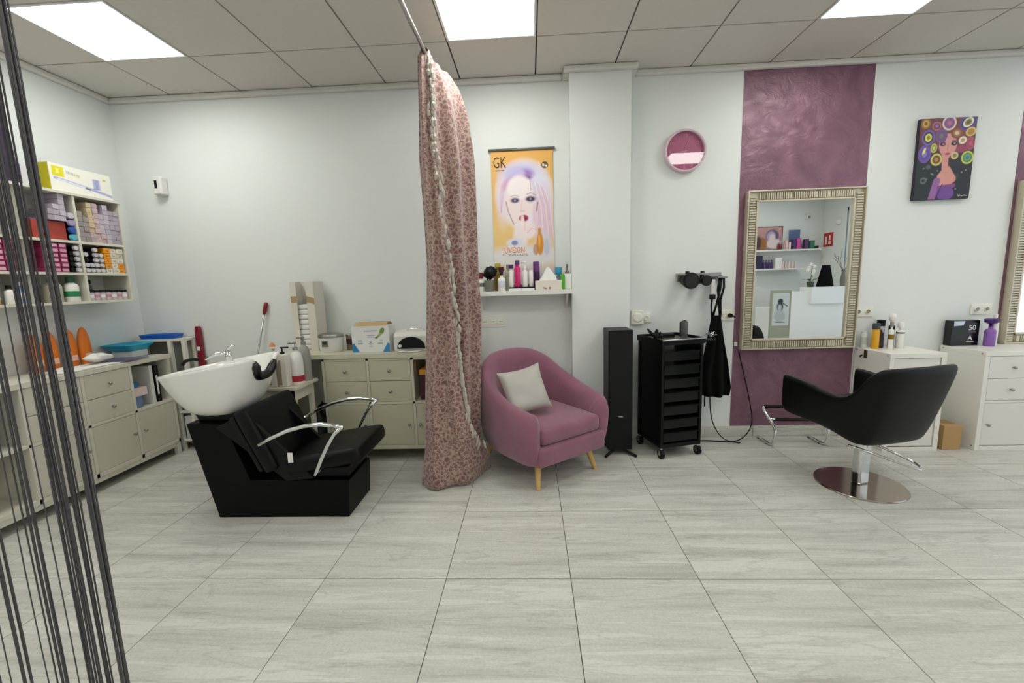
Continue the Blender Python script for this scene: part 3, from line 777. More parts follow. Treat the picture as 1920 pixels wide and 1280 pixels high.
# backrest: leaning cushion
bk = cushion(-.045, .05, -.25, .25, 0, .42, .035)
ang = math.atan2(-1.735+1.56, .70-.30)
bk.xf(Matrix.Translation((-1.575, 2.565, .31)) @ Matrix.Rotation(ang, 4, 'Y'))
bkr = build('backrest', bk, M_blk, bw, sub=1)
bk2 = cushion(-.075, -.047, -.235, .235, .03, .40, .01).xf(Matrix.Translation((-1.575, 2.565, .31)) @ Matrix.Rotation(ang, 4, 'Y'))
build('back_shell', bk2, M_blkp, bw, smooth=True)
st = cushion(-.25, .24, -.235, .235, -.055, .055, .045).xf(Matrix.Translation((-1.27, 2.57, .365)) @ Matrix.Rotation(R(-9), 4, 'Y'))
build('seat', st, M_blk, bw, sub=1)
build('seat_frame', MB().box(-1.48, -1.14, 2.40, 2.69, .241, .31), M_blkp, bw, bevel=.01)
build('care_tag', MB().box(-1.47, -1.44, 2.33, 2.3335, .37, .43), M_paper, bw)
for y in (2.285, 2.845):
    a1 = [(-1.604, y, .50), (-1.53, y, .54), (-1.42, y, .585), (-1.32, y, .61), (-1.226, y, .618), (-1.15, y, .61), (-1.095, y, .597)]
    a2 = [(-1.105, y, .60), (-1.15, y, .56), (-1.191, y, .50), (-1.235, y, .42), (-1.275, y, .335), (-1.287, y, .31)]
    ar = build('armrest', MB().tube(a1, .0125, 10), M_chrome, bw, smooth=True)
    build('arm_strut', MB().tube(a2, .012, 10), M_chrome, ar, smooth=True)
    s_ = 1 if y < 2.5 else -1
    build('arm_mount', MB().cyl((-1.604, y, .503), (-1.604, y+.07*s_, .503), .009, n=8).cyl((-1.285, y, .318), (-1.285, y+.13*s_, .318), .009, n=8), M_chrome, ar, smooth=True)

# ================================================================== SIDE TABLE WITH BOTTLES
tb = thing('side_table', 'small white wooden side table behind the washing chair', 'table', (-1.95, 2.96, 0))
M_tab = mat('white_painted_wood', (222, 216, 200), .45)
build('tabletop', MB().box(-2.15, -1.672, 2.835, 3.15, .68, .705), M_tab, tb, bevel=.003)
build('table_rail', MB().box(-2.12, -1.70, 2.86, 3.125, .60, .68), M_tab, tb)
for x in (-2.12, -1.735):
    for y in (2.86, 3.095):
        build('leg', MB().prism([(x, .68), (x+.035, .68), (x+.03, 0), (x+.005, 0)], 'y', y, y+.03), M_tab, tb, bevel=.002)
build('lower_shelf', MB().box(-2.11, -1.71, 2.865, 3.12, .13, .145), M_tab, tb)
M_bp = mat('cream_bottle', (226, 220, 208), .35); M_bl = mat('brown_grey_label', (150, 136, 118), .5); M_redl = mat('red_label', (176, 36, 56), .5)
for k, x in enumerate((-1.855, -1.775)):
    t = thing('shampoo_pack', ('square cream pump bottle with a brown printed side, against the basin' if k == 0 else 'square cream pump bottle with a brown printed side, beside the red-labelled one'), 'bottle', (x, 2.885, .7055))
    build('body', MB().box(x-.037, x+.037, 2.855, 2.915, .7055, .94), M_bp, t, bevel=.008, seg=3)
    build('printed_side', MB().box(x-.034, x-.004, 2.8532, 2.8552, .72, .90), M_bl, t)
    build('collar', MB().cyl((x, 2.885, .94), (x, 2.885, .955), .014, n=12), M_blkp, t)
    build('pump', MB().cyl((x, 2.885, .955), (x, 2.885, .985), .005, n=8).box(x-.012, x+.045, 2.878, 2.892, .98, .99), M_blkp if k else M_white, t)
bottle('shampoo_bottle', 'white pump bottle with a red label on the side table', 'bottle', (-1.722, 2.96, .7055), [(.042, 0), (.045, .01), (.045, .18), (.035, .225), (.016, .24), (.016, .25)], M_paper, [(.018, .25), (.018, .27), (.01, .272)], M_steel, pump=(.27, 200, .045))
t = [o for o in COL.objects if o.get('label') == 'white pump bottle with a red label on the side table'][0]
build('label', MB().lathe([(.0455, .02), (.0455, .065)], (0, 0, 0), 16), M_redl, t, world=False, autos=50)
bottle('shampoo_bottle', 'grey pump bottle standing behind the red-labelled bottle', 'bottle', (-1.722, 3.075, .7055), [(.04, 0), (.042, .01), (.042, .2), (.032, .25), (.016, .265), (.016, .275)], mat('grey_bottle', (160, 158, 152), .35), [(.018, .275), (.018, .295), (.01, .297)], M_steel, pump=(.295, 200, .045))
bottle('spray_bottle', 'short clear bottle with a peach trigger on the side table', 'bottle', (-1.93, 3.02, .7055), simple_prof(.034, .25), M_clear, [(.018, .25), (.022, .275), (.008, .30)], M_peach)
single('black_tray', MB().box(-2.05, -1.92, 2.845, 2.95, .7055, .713), M_blkp, 'thin black tray lying on the side table by the basin', 'tray', bevel=.003)
single('dark_bag', crumple((-1.80, 3.42, .20), .075, .11, .2, seed=4, n=14), mat('dark_green_plastic', (34, 44, 36), .4), 'dark green bag on the floor in the gap under the worktop', 'bag', smooth=True)

# ================================================================== BACK CABINET AND WORKTOP
M_cab2 = mat('cream_green_laminate', (204, 200, 178), .4)
M_front2 = mat('cream_green_front', (196, 192, 168), .42)
bc = thing('drawer_cabinet', 'cream cabinet with four drawers and doors behind the washing chair', 'cabinet', (-1.1, 3.39, 0))
YC = 3.17; xv = [-1.637+.352*i for i in range(4)]
body = MB()
for x in xv: body.box(x-.011, x+.011, YC, 3.6, .135, .845)
for z0, z1 in ((.105, .137), (.475, .495), (.825, .845)): body.box(xv[0]-.011, xv[-1]+.011, YC, 3.6, z0, z1)
body.box(xv[0], xv[-1], 3.592, 3.6, .11, .84)
build('carcass', body, M_cab2, bc, bevel=.001, seg=1)
for x in (xv[0]+.01, xv[-1]-.01):
    for y in (YC+.05, 3.57): build('leg', MB().box(x-.018, x+.018, y-.018, y+.018, 0, .105), M_cab2, bc)
for i in range(3):
    x0, x1 = xv[i]+.013, xv[i+1]-.013
    if i < 2:
        for z0, z1 in ((.663, .823), (.497, .659)):
            d = build('drawer', MB().box(x0, x1, YC+.001, YC+.3, z0, z1), M_front2, bc, bevel=.0015, seg=1)
            build('knob', knob_mb(((x0+x1)/2, YC+.001, (z0+z1)/2), (0, -1, 0)), M_steel, d, smooth=True)
    d = build('door', MB().box(x0, x1, YC+.001, YC+.018, .139, .473), M_front2, bc, bevel=.0015, seg=1)
    build('knob', knob_mb((x1-.03 if i != 2 else x0+.03, YC+.001, .31), (0, -1, 0)), M_steel, d, smooth=True)
wt = thing('worktop', 'long cream worktop lying across the drawer cabinet', 'worktop', (-1.28, 3.39, .8455))
build('slab', MB().box(-2.02, -.545, YC-.012, 3.61, .8455, .882), M_cab2, wt, bevel=.002)
build('end_panel', MB().box(-2.015, -1.99, YC, 3.6, 0, .845), M_cab2, wt, bevel=.001)
single('flat_box', MB().box(-.885, -.62, 3.19, 3.4, .7, .74), mat('orange_cardboard', (206, 138, 40), .6), 'flat orange box on the upper level of the open cubby', 'box', bevel=.002)
single('product_stack', MB().box(-.885, -.62, 3.2, 3.4, .4955, .699), mat('dark_red_mixed', (64, 20, 28), .5, var=.6, vscale=30), 'dark red boxes stacked in the open cubby below the orange box', 'box', bevel=.002)
ZW = .8825
# tall carton with towels inside
t = thing('towel_carton', 'tall white open carton with brown tape holding stacked towels', 'carton', (-1.86, 3.45, ZW))
x0, x1, y0, y1, z1 = -1.972, -1.775, 3.40, 3.57, 1.452
M_cart = mat('white_cardboard', (216, 211, 198), .7); M_cart2 = mat('white_card_inside', (188, 182, 168), .75)
build('back', MB().box(x0, x1, y1-.006, y1, ZW, z1), M_cart, t)
build('side', MB().box(x0, x0+.006, y0, y1-.006, ZW, z1), M_cart, t)
build('side', MB().box(x1-.006, x1, y0, y1-.006, ZW, z1), M_cart, t)
build('front_flap', MB().box(x0+.006, x0+.05, y0, y0+.005, ZW, z1), M_cart, t)
build('front_flap', MB().box(x1-.065, x1-.006, y0, y0+.005, ZW, z1), M_cart, t)
build('bottom', MB().box(x0+.006, x1-.006, y0+.005, y1-.006, ZW, ZW+.006), M_cart2, t)
M_tape = mat('brown_tape', (166, 138, 96), .4)
build('tape', MB().box(x0, x0+.05, y0-.0012, y0, 1.285, 1.335), M_tape, t)
build('tape', MB().prism([(x1-.065, 1.285), (x1-.065, 1.335), (x1, 1.315), (x1, 1.265)], 'y', y0-.0012, y0), M_tape, t)
for k in range(9):
    single('rolled_towel', cushion(x0+.035, x1-.045, y0+.02, y1-.02, ZW+.0065+k*.042, ZW+.0065+k*.042+.0405, .012), M_towel, 'folded white towel in the stack inside the tall carton', 'towel', group='folded white towels', smooth=True)
# wax heater
t = thing('wax_heater', 'white rounded wax heater with a grey lid on the worktop', 'heater', (-1.66, 3.33, ZW))
build('body', MB().lathe([(.082, 0), (.09, .01), (.098, .1), (.1, .115)], (-1.635, 3.34, ZW), 28, 1, .8), M_white, t, autos=40)
build('lid', MB().lathe([(.102, .116), (.104, .128), (.098, .142), (.06, .15), (.01, .152)], (-1.635, 3.34, ZW), 28, 1, .8), M_steel, t, autos=40)
build('display', MB().box(-1.675, -1.625, 3.258, 3.263, ZW+.045, ZW+.095), mat('grey_lcd', (120, 124, 108), .3), t, bevel=.003)
build('screen', MB().box(-1.668, -1.635, 3.2565, 3.2582, ZW+.065, ZW+.088), mat('dark_lcd', (40, 52, 40), .3), t)
# small jar
t = thing('wax_can', 'small brown tin with a dark label between heater and blue-white box', 'tin', (-1.5, 3.42, ZW))
build('can', MB().lathe([(.045, 0), (.046, .05), (.046, .105), (.044, .11)], (-1.495, 3.42, ZW), 18), mat('brown_tin', (128, 112, 86), .4), t, autos=40)
build('lid', MB().lathe([(.047, .1105), (.047, .125), (.044, .128)], (-1.495, 3.42, ZW), 18), M_steel, t, autos=40)
build('label', MB().lathe([(.0465, .045), (.0465, .095)], (-1.495, 3.42, ZW), 18), mat('dark_maroon_label', (58, 22, 24), .5), t, autos=40)
# white-blue product carton
t = thing('product_carton', 'white carton with blue corners and a green sprig on the worktop', 'carton', (-1.25, 3.32, ZW))
x0, x1, y0, y1 = -1.418, -1.118, 3.24, 3.40
build('carton', MB().box(x0, x1, y0, y1, ZW, ZW+.205), M_paper, t, bevel=.001)
for a in (0, 1):
    build('flap', MB().prism([(y0 if a == 0 else y1, ZW+.206), (y0+.004 if a == 0 else y1-.004, ZW+.206), (y0+.05 if a == 0 else y1-.05, ZW+.232), (y0+.046 if a == 0 else y1-.046, ZW+.232)], 'x', x0+.02, x1-.02), mat('kraft_card', (190, 164, 116), .7), t)
L = [('r', (.0, .0, .05, .055, 30), (46, 132, 190), .003, 1), ('r', (.30, .0, .05, .055, -30), (46, 132, 190), .003, 1), ('l', ([(.105, .165), (.20, .168)], .007), (196, 196, 212), .004, 1), ('l', ([(.13, .13), (.18, .132)], .005), (190, 176, 214), .004, 1), ('l', ([(.125, .115), (.185, .116)], .0025), (196, 190, 206), .003, 1),
     ('e', (.245, .165, .018, .028, -30), (104, 140, 60), .004, 1), ('e', (.225, .135, .010, .025, -50), (150, 178, 90), .004, 1), ('e', (.2, .115, .008, .016, -60), (92, 122, 70), .004, 1),
     ('r', (.065, .09, .016, .007), (176, 196, 194), .003, 1), ('r', (.065, .068, .02, .005), (120, 172, 176), .003, 1), ('r', (.235, .09, .012, .006), (186, 190, 190), .003, 1), ('r', (.225, .068, .02, .005), (180, 172, 150), .003, 1), ('r', (.15, .078, .007, .005), (110, 112, 116), .003, 1), ('r', (.15, .065, .018, .004), (170, 170, 174), .003, 1), ('r', (.15, .045, .016, .008), (205, 205, 208), .004, 1)]
printed('front_print', (x0, y0-.0012, ZW), (1, 0, 0), (0, 0, 1), .30, .205, 76, 52, L, (230, 230, 228), t)
# autoclave / steriliser
t = thing('steriliser', 'white box-shaped steriliser with a black arched front on the worktop', 'steriliser', (-.98, 3.36, ZW))
build('body', MB().prism([(3.24, ZW), (3.5, ZW), (3.5, ZW+.11), (3.44, ZW+.15), (3.27, ZW+.15), (3.235, ZW+.12)], 'x', -1.085, -.82), M_white, t, bevel=.008, seg=3)
ar = [(-1.055, ZW+.022)]+[(-.945+.11*math.cos(R(180-18*i)), ZW+.03+.085*math.sin(R(180-18*i))) for i in range(11)]+[(-.835, ZW+.022)]
build('front_panel', MB().prism(ar, 'y', 3.222, 3.237), M_blkp, t, bevel=.003)
build('handle', MB().tube([(-1.0, 3.34, ZW+.15), (-.99, 3.34, ZW+.165), (-.9, 3.34, ZW+.168), (-.87, 3.34, ZW+.165), (-.86, 3.34, ZW+.15)], .006, 8), M_chrome, t, smooth=True)
build('knob', MB().cyl((-1.03, 3.222, ZW+.045), (-1.03, 3.212, ZW+.045), .012, n=12), M_paper, t)
single('folded_paper', cloth_sheet(-1.04, -.87, 3.165, 3.212, ZW, .008, 10, 6, seed=6), M_paper, 'folded white paper towel in front of the steriliser', 'paper', smooth=True, solid=.003)
# ================================================================== CURTAIN ON ITS RAIL
cur = thing('curtain', 'dusty pink jacquard curtain with a grey tassel edge hanging to the floor', 'curtain', (-.58, 2.9, 0))
def curtain_mat():
    M = bpy.data.materials.new('pink_jacquard'); M.use_nodes = True; nt = M.node_tree; b = nt.nodes['Principled BSDF']
    tc = nt.nodes.new('ShaderNodeTexCoord')
    n0 = nt.nodes.new('ShaderNodeTexNoise'); n0.inputs['Scale'].default_value = 22; n0.inputs['Detail'].default_value = 2
    nt.links.new(tc.outputs['Object'], n0.inputs['Vector'])
    mv = nt.nodes.new('ShaderNodeVectorMath'); mv.operation = 'MULTIPLY_ADD'; mv.inputs[1].default_value = (.06, .06, .06)
    nt.links.new(n0.outputs['Color'], mv.inputs[0]); nt.links.new(tc.outputs['Object'], mv.inputs[2])
    vo = nt.nodes.new('ShaderNodeTexVoronoi'); vo.feature = 'DISTANCE_TO_EDGE'; vo.inputs['Scale'].default_value = 34
    nt.links.new(mv.outputs[0], vo.inputs['Vector'])
    r1 = nt.nodes.new('ShaderNodeValToRGB'); e = r1.color_ramp.elements
    e[0].position = .02; e[0].color = srgb((172, 150, 136)); e[1].position = .12; e[1].color = srgb((138, 103, 99))
    x = e.new(.32); x.color = srgb((116, 78, 78))
    nt.links.new(vo.outputs['Distance'], r1.inputs['Fac'])
    n2 = nt.nodes.new('ShaderNodeTexNoise'); n2.inputs['Scale'].default_value = 40; n2.inputs['Detail'].default_value = 5
    nt.links.new(tc.outputs['Object'], n2.inputs['Vector'])
    mx = nt.nodes.new('ShaderNodeMix'); mx.data_type = 'RGBA'; mx.blend_type = 'OVERLAY'; mx.inputs[0].default_value = .5
    nt.links.new(r1.outputs['Color'], mx.inputs[6]); nt.links.new(n2.outputs['Fac'], mx.inputs[7])
    nt.links.new(mx.outputs[2], b.inputs['Base Color'])
    b.inputs['Roughness'].default_value = .6; b.inputs['Sheen Weight'].default_value = .3
    bp = nt.nodes.new('ShaderNodeBump'); bp.inputs['Strength'].default_value = .4; bp.inputs['Distance'].default_value = .004
    nt.links.new(vo.outputs['Distance'], bp.inputs['Height']); nt.links.new(bp.outputs['Normal'], b.inputs['Normal'])
    return M
M_cur = curtain_mat()
def interp(tab, x):
    for (a, va), (b_, vb) in zip(tab, tab[1:]):
        if x <= b_:
            t_ = (x-a)/(b_-a); return va+(vb-va)*t_
    return tab[-1][1]
leftE = [(104, 783), (200, 785), (300, 786), (400, 794), (500, 800), (700, 797), (850, 796), (905, 790)]
trimE = [(104, 806), (200, 809), (300, 819), (400, 829), (500, 845), (560, 851), (640, 858), (740, 868), (800, 884), (850, 905), (878, 918)]
rightE = [(104, 828), (150, 856), (200, 872), (300, 885), (400, 889), (500, 892), (600, 898), (700, 898), (850, 898)]
# the part of the photo's pixels only gives direction: the near fold hangs at Y = 2.72 under the rail end
def zrow(v): return 2.775*(1-v)+.012*v
def pix_y(z, Y):      # image row of height z at the rail line, by bisection on the camera model
    d = Vector((-.58, Y, z-CAM_H)); k = d.dot(FW); return 640-F_PX*d.dot(UP)/k
def near_panel(u, v):
    z = zrow(v); py = pix_y(z, 2.72)
    xl = on_y(interp(leftE, py), py, 2.74).x; xr = on_y(interp(trimE, py), py, 2.72).x
    flare = max(0, (v-.86)/.14)
    x = xl+(xr-xl)*u; y = 2.735-.035*math.sin(math.pi*u)+.022*math.sin(u*12+v*2.2)*(.5+.7*v)+flare*.27*u**3-flare*.03*math.sin(math.pi*u)
    if flare: x = x*(1)+(-.345-xr)*u**3*flare*.6
    return (x, y, z)
build('front_fold', MB().grid(near_panel, 34, 60), M_cur, cur, smooth=True, solid=.003)
def main_panel(u, v):
    z = 2.775*(1-v)+.10*v; py = pix_y(z, 2.85)
    xt = on_y(interp(trimE, min(py, 740)), py, 2.76).x-.045
    Y1 = 2.98
    xb = on_y(interp(rightE, py), py, Y1).x
    if u < .6:
        k = u/.6; x = xt+(xb-xt)*k; y = 2.765+(Y1-2.765)*k**1.4
    else:
        k = (u-.6)/.4; x = xb-.08*k**1.5; y = Y1+.13*k
    f = math.sin(u*22+v*1.5)
    nx, ny = .75, -.65
    return (x+.028*f*nx*(.4+.6*math.sin(math.pi*u))*(.4+.6*min(1,v*6)), y+.034*f*ny*(.4+.6*min(1,v*6)), z)
build('rear_fold', MB().grid(main_panel, 60, 50), M_cur, cur, smooth=True, solid=.003)
# top pocket that wraps the rail and the turned-over flap
build('rail_pocket', MB().grid(lambda u, v: (-.598+.026*math.cos(2*math.pi*u)+.006*math.sin(40*v), 2.715+.42*v, 2.772+.028*math.sin(2*math.pi*u)), 14, 24, closed_u=True), M_cur, cur, smooth=True)
# tassel edge
M_tas = mat('silver_grey_tassel', (176, 170, 158), .5, sheen=.4)
tas = MB(); rr = random.Random(3)
k = 0; v = .0
while v < .905:
    x, y, z = near_panel(1.0, v)
    for j in range(2):
        dx = rr.uniform(-.022, .018); tz = rr.uniform(.045, .075); q = Vector((x+dx, y-.008-rr.uniform(0, .012), z))
        e_ = q+Vector((rr.uniform(-.016, .016), rr.uniform(-.01, .004), -tz))
        tas.tube([q, q+(e_-q)*.45, e_], [.003, rr.uniform(.010, .016), .006], 6)
    v += .0165
build('tassel_trim', tas, M_tas, cur)
rod = thing('curtain_rail', 'bare steel curtain rail running under the ceiling to the wall', 'rail', (-.595, 2.0, 2.77))
build('rod', MB().cyl((-.598, .4, 2.772), (-.598, YB-.001, 2.772), .0125, n=12), M_steel, rod, smooth=True)
for y in (.6, 2.0):
    build('hanger', MB().cyl((-.598, y, 2.78), (-.598, y, ZC-.0005), .006, n=8), M_steel, rod)

# ================================================================== POSTER
M_ps = mat('poster_rail_grey', (120, 116, 112), .4, .5)
ps = thing('poster', 'orange hanging hair-care poster of a lilac-haired woman with GK lettering', 'poster', (-.045, 3.6, 1.42))
px0, px1, pz0, pz1 = -.298, .207, 1.36, 2.455
W_, H_ = px1-px0, pz1-pz0
skin = (240, 222, 222)
def u_(x, y): return ((x-60)/645*W_, (1.552-pz0)+(1250-y)/1190*.905)   # coordinates read off the zoomed poster
def el(x, y, rx, ry, col, soft=.01, op=1, rot=0):
    a = u_(x, y); return ('e', (a[0], a[1], rx/645*W_, ry/1190*.905, rot), col, soft, op)
def li(pts, wd, col, soft=.004, op=1): return ('l', ([u_(*p) for p in pts], wd), col, soft, op)
L = []
L += [('g', (.45, 1.0), (232, 170, 72), 0, .9), ('r', (W_/2, .06, W_, .10), (214, 206, 206), .08, 1)]
L += [el(400, 520, 285, 350, (236, 232, 240), .06), el(370, 330, 220, 130, (198, 190, 228), .06), el(560, 560, 120, 300, (226, 222, 238), .05), el(170, 560, 60, 240, (232, 214, 224), .05), el(600, 800, 110, 330, (232, 204, 216), .05),
      el(240, 410, 70, 45, (206, 120, 170), .04, .7, 30), el(420, 310, 80, 50, (150, 104, 186), .03, .8), el(350, 300, 60, 40, (198, 186, 230), .02), el(430, 350, 45, 18, (120, 50, 130), .015, .9)]
for k in range(9):
    L.append(li([(480+k*16, 380+k*10), (540+k*16, 640), (560+k*18, 1000)], .0018, ((214, 140, 168), (178, 176, 214), (246, 238, 244))[k % 3], .004, .7))
for k in range(5):
    L.append(li([(300-k*26, 300+k*14), (190-k*12, 470+k*10), (150, 700)], .002, ((178, 164, 214), (220, 150, 190))[k % 2], .006, .5))
L += [el(350, 580, 150, 255, skin, .03), el(350, 450, 130, 120, (246, 236, 236), .03), el(345, 800, 85, 80, skin, .02), el(350, 960, 75, 150, (240, 226, 226), .03),
      li([(205, 590), (225, 690), (280, 830)], .0035, (110, 60, 60), .006, .8), li([(540, 610), (525, 700)], .0045, (120, 40, 70), .006, .8), li([(500, 640), (495, 800)], .004, (236, 170, 184), .012, .6), li([(465, 370), (470, 480)], .0025, (150, 90, 110), .006, .7),
      el(300, 580, 46, 28, (120, 104, 140), .012), el(300, 582, 34, 15, (40, 34, 56), .006), el(300, 580, 12, 12, (150, 150, 170), .004), el(465, 570, 52, 30, (110, 90, 130), .012), el(465, 572, 40, 17, (34, 28, 50), .006), el(463, 570, 12, 12, (150, 150, 170), .004),
      li([(255, 540), (300, 525), (340, 540)], .003, (150, 120, 130), .006, .7), li([(425, 520), (470, 505), (515, 530)], .0035, (130, 100, 120), .006, .7), li([(360, 690), (375, 698), (400, 690)], .003, (206, 160, 164), .006, .7), li([(375, 580), (365, 680)], .004, (226, 200, 204), .012, .6),
      el(388, 770, 50, 36, (170, 34, 70), .008), el(392, 778, 24, 14, (90, 14, 40), .006), el(378, 830, 20, 110, (246, 226, 224), .008, 1, 3), el(440, 900, 70, 90, (244, 226, 226), .02), li([(420, 930), (470, 880), (520, 900)], .002, (206, 160, 160), .004, .8), li([(400, 840), (395, 900)], .0016, (214, 170, 170), .004, .8)]
L += [el(390, 1180, 420, 120, (226, 226, 230), .05, .9), el(290, 1030, 90, 50, (222, 222, 230), .015), el(285, 1030, 34, 26, (140, 140, 190), .008), el(600, 1050, 70, 140, (214, 212, 222), .03, .8),
      el(555, 1050, 38, 120, (216, 140, 40), .006), el(548, 1000, 9, 80, (244, 190, 100), .006, .8), ('r', (*u_(553, 920), .012, .03), (214, 146, 60), .003, 1), el(625, 1080, 30, 90, (196, 200, 214), .006), el(510, 1110, 30, 60, (190, 130, 90), .008, .8)]
L += [('r', (*u_(620, 220), .026, .03), (214, 168, 96), .003, .0), el(620, 225, 36, 34, (60, 44, 30), .004), el(606, 225, 12, 14, (232, 220, 190), .003), el(634, 232, 10, 12, (232, 220, 190), .003), li([(590, 205), (650, 255)], .002, (232, 220, 190), .002)]
printed('sheet', (px0, 3.607, pz0), (1, 0, 0), (0, 0, 1), W_, H_, 110, 230, L, (232, 196, 128), ps)
build('backing', MB().box(px0, px1, 3.6075, 3.61, pz0, pz1), M_paper, ps)
for z in (pz1, pz0):
    build('hanging_bar', MB().cyl((px0-.015, 3.604, z+.004), (px1+.018, 3.604, z+.004), .011, n=10), M_ps, ps, smooth=True)
M_ink = mat('dark_brown_print', (44, 30, 18), .6); M_oink = mat('orange_print', (222, 126, 40), .6)
q = u_(150, 238); build('lettering', text_mb('GK', .125, (px0+q[0], 3.606, pz0+q[1]), '-y', .0004, sx=.62), M_ink, ps, label='tall GK lettering')
q = u_(150, 266); build('lettering', MB().box(px0+q[0]-.038, px0+q[0]+.038, 3.6058, 3.6064, pz0+q[1]-.003, pz0+q[1]+.003), M_ink, ps)
q = u_(275, 1140); build('lettering', text_mb('JUVEXIN', .07, (px0+q[0], 3.606, pz0+q[1]), '-y', .0004, sx=.7), M_oink, ps, label='orange JUVEXIN lettering')
q = u_(310, 1172); build('lettering', text_mb('CREAM KERATIN', .026, (px0+q[0], 3.606, pz0+q[1]), '-y', .0004, sx=.9), mat('grey_print', (110, 110, 112), .6), ps)

# ================================================================== PRODUCT SHELF UNDER THE POSTER
sh = thing('wall_shelf', 'white wall shelf under the poster carrying hair products', 'shelf', (-.05, 3.52, 1.29))
build('board', MB().box(-.46, .3365, 3.41, YB-.001, 1.288, 1.325), M_white, sh, bevel=.002)
for x in (-.40, .30):
    build('bracket', MB().prism([(YB-.001, 1.288), (3.47, 1.288), (3.475, 1.278), (YB-.012, 1.17), (YB-.001, 1.16)], 'x', x-.008, x+.008), M_white, sh)
ZS = 1.3255
M_mag = mat('magenta_bottle', (206, 22, 110), .25, spec=.6); M_pur = mat('purple_bottle', (92, 30, 110), .3); M_dpur = mat('dark_purple_cap', (62, 30, 92), .4)
M_clr = mat('smoky_bottle', (120, 116, 104), .2); M_ylw = mat('olive_yellow', (190, 172, 60), .35)
bottle('product_bottle', 'small white bottle with a dark red cap by the curtain', 'bottle', (-.40, 3.47, ZS), simple_prof(.024, .105), M_paper, [(.012, .105), (.016, .108), (.016, .155)], mat('dark_red_cap', (120, 26, 40), .4), lbl=(.04, .07, .0243), Ml=mat('grey_print', None))
t = thing('brush_jar', 'grey glass with black brushes on the product shelf', 'jar', (-.335, 3.47, ZS))
build('glass', MB().lathe([(.034, 0), (.038, .01), (.04, .09), (.036, .09), (.034, .012)], (-.335, 3.465, ZS), 18), M_clr, t, autos=40)
build('bristles', crumple((-.325, 3.465, ZS+.15), .052, .04, .045, seed=12), M_blkp, t, smooth=True)
build('handle', MB().cyl((-.335, 3.465, ZS+.012), (-.325, 3.465, ZS+.12), .008, n=8).cyl((-.345, 3.47, ZS+.012), (-.35, 3.475, ZS+.12), .007, n=8), M_blkp, t)
bottle('product_bottle', 'tall olive-yellow bottle behind the brush glass', 'bottle', (-.268, 3.555, ZS), simple_prof(.036, .2), mat('olive_bottle', (128, 106, 36), .25), [(.024, .195), (.024, .225), (.02, .228)], M_ylw)
bottle('spray_bottle', 'white spray bottle with a dark red trigger on the product shelf', 'bottle', (-.232, 3.455, ZS), simple_prof(.031, .125), M_paper, [(.012, .125), (.014, .15), (.026, .165), (.022, .19), (.01, .195)], mat('maroon_trigger', (62, 16, 24), .4), lbl=(.03, .08, .0313), Ml=mat('pale_blue_label', (206, 212, 222), .5))
bottle('oil_bottle', 'slim clear bottle with a grey cap behind the spray bottle', 'bottle', (-.182, 3.54, ZS), simple_prof(.024, .18), mat('clear_olive', (168, 164, 142), .2), [(.014, .18), (.014, .215)], M_steel)
bottle('product_bottle', 'slim white bottle with a violet cap beside the magenta bottle', 'bottle', (-.152, 3.47, ZS+.0285), simple_prof(.0195, .155), M_paper, [(.018, .15), (.02, .178), (.018, .181)], M_dpur)
bottle('product_bottle', 'glossy magenta bottle with a dark violet cap', 'bottle', (-.103, 3.47, ZS+.0285), simple_prof(.026, .185, .6), M_mag, [(.018, .18), (.018, .212), (.016, .214)], M_dpur)
bottle('pump_bottle', 'slim white pump bottle next to the magenta bottle', 'bottle', (-.042, 3.47, ZS+.0285), simple_prof(.0215, .15), M_paper, [(.01, .15), (.01, .17)], M_paper, pump=(.165, 180, .035))
bottle('product_bottle', 'short white tube between pump bottle and purple can', 'bottle', (.008, 3.47, ZS+.0285), simple_prof(.017, .135, .8, .08), M_paper)
bottle('spray_can', 'tall purple spray can on the product shelf', 'can', (.052, 3.53, ZS), [(.025, 0), (.027, .004), (.027, .155), (.0265, .157), (.0265, .225), (.024, .23)], M_pur, lbl=(.07, .15, .0273), Ml=mat('dark_purple_label', (58, 14, 66), .35))
for k, (x0, x1) in enumerate(((-.175, -.072), (-.066, .032))):
    t = thing('sample_tray', ('flat white tray with a black rim under the magenta bottle', 'flat white tray with a black rim under the pump bottle')[k], 'tray', ((x0+x1)/2, 3.47, ZS))
    build('tray', MB().box(x0, x1, 3.435, 3.505, ZS, ZS+.018), M_paper, t, bevel=.001)
    build('rim', MB().box(x0, x1, 3.435, 3.505, ZS+.018, ZS+.028), M_blkp, t)
t = thing('tissue_box', 'floral tissue box with a white tissue pulled up', 'tissue box', (.145, 3.455, ZS))
def flor():
    M = mat('floral_card', (228, 220, 208), .6)
    nt = M.node_tree; b = nt.nodes['Principled BSDF']; tc = nt.nodes.new('ShaderNodeTexCoord'); v_ = nt.nodes.new('ShaderNodeTexVoronoi'); v_.inputs['Scale'].default_value = 26
    r_ = nt.nodes.new('ShaderNodeValToRGB'); e = r_.color_ramp.elements; e[0].position = .18; e[0].color = srgb((150, 96, 76)); e[1].position = .3; e[1].color = srgb((228, 220, 208))
    nt.links.new(tc.outputs['Object'], v_.inputs['Vector']); nt.links.new(v_.outputs['Distance'], r_.inputs['Fac']); nt.links.new(r_.outputs['Color'], b.inputs['Base Color'])
    return M
build('carton', MB().box(.04, .25, 3.42, 3.49, ZS, ZS+.075), flor(), t, bevel=.002)
tis = MB().grid(lambda u, v: (.145+(.062*(1-v)**.8+.006)*math.cos(2*math.pi*u)*(1+.18*math.sin(6*math.pi*u+4*v)), 3.455+(.022*(1-v)+.004)*math.sin(2*math.pi*u)*(1+.3*math.sin(8*math.pi*u)), ZS+.076+.1*v+.008*math.sin(10*math.pi*u)*v), 36, 9, closed_u=True)
build('tissue', tis, M_paper, t, smooth=True)
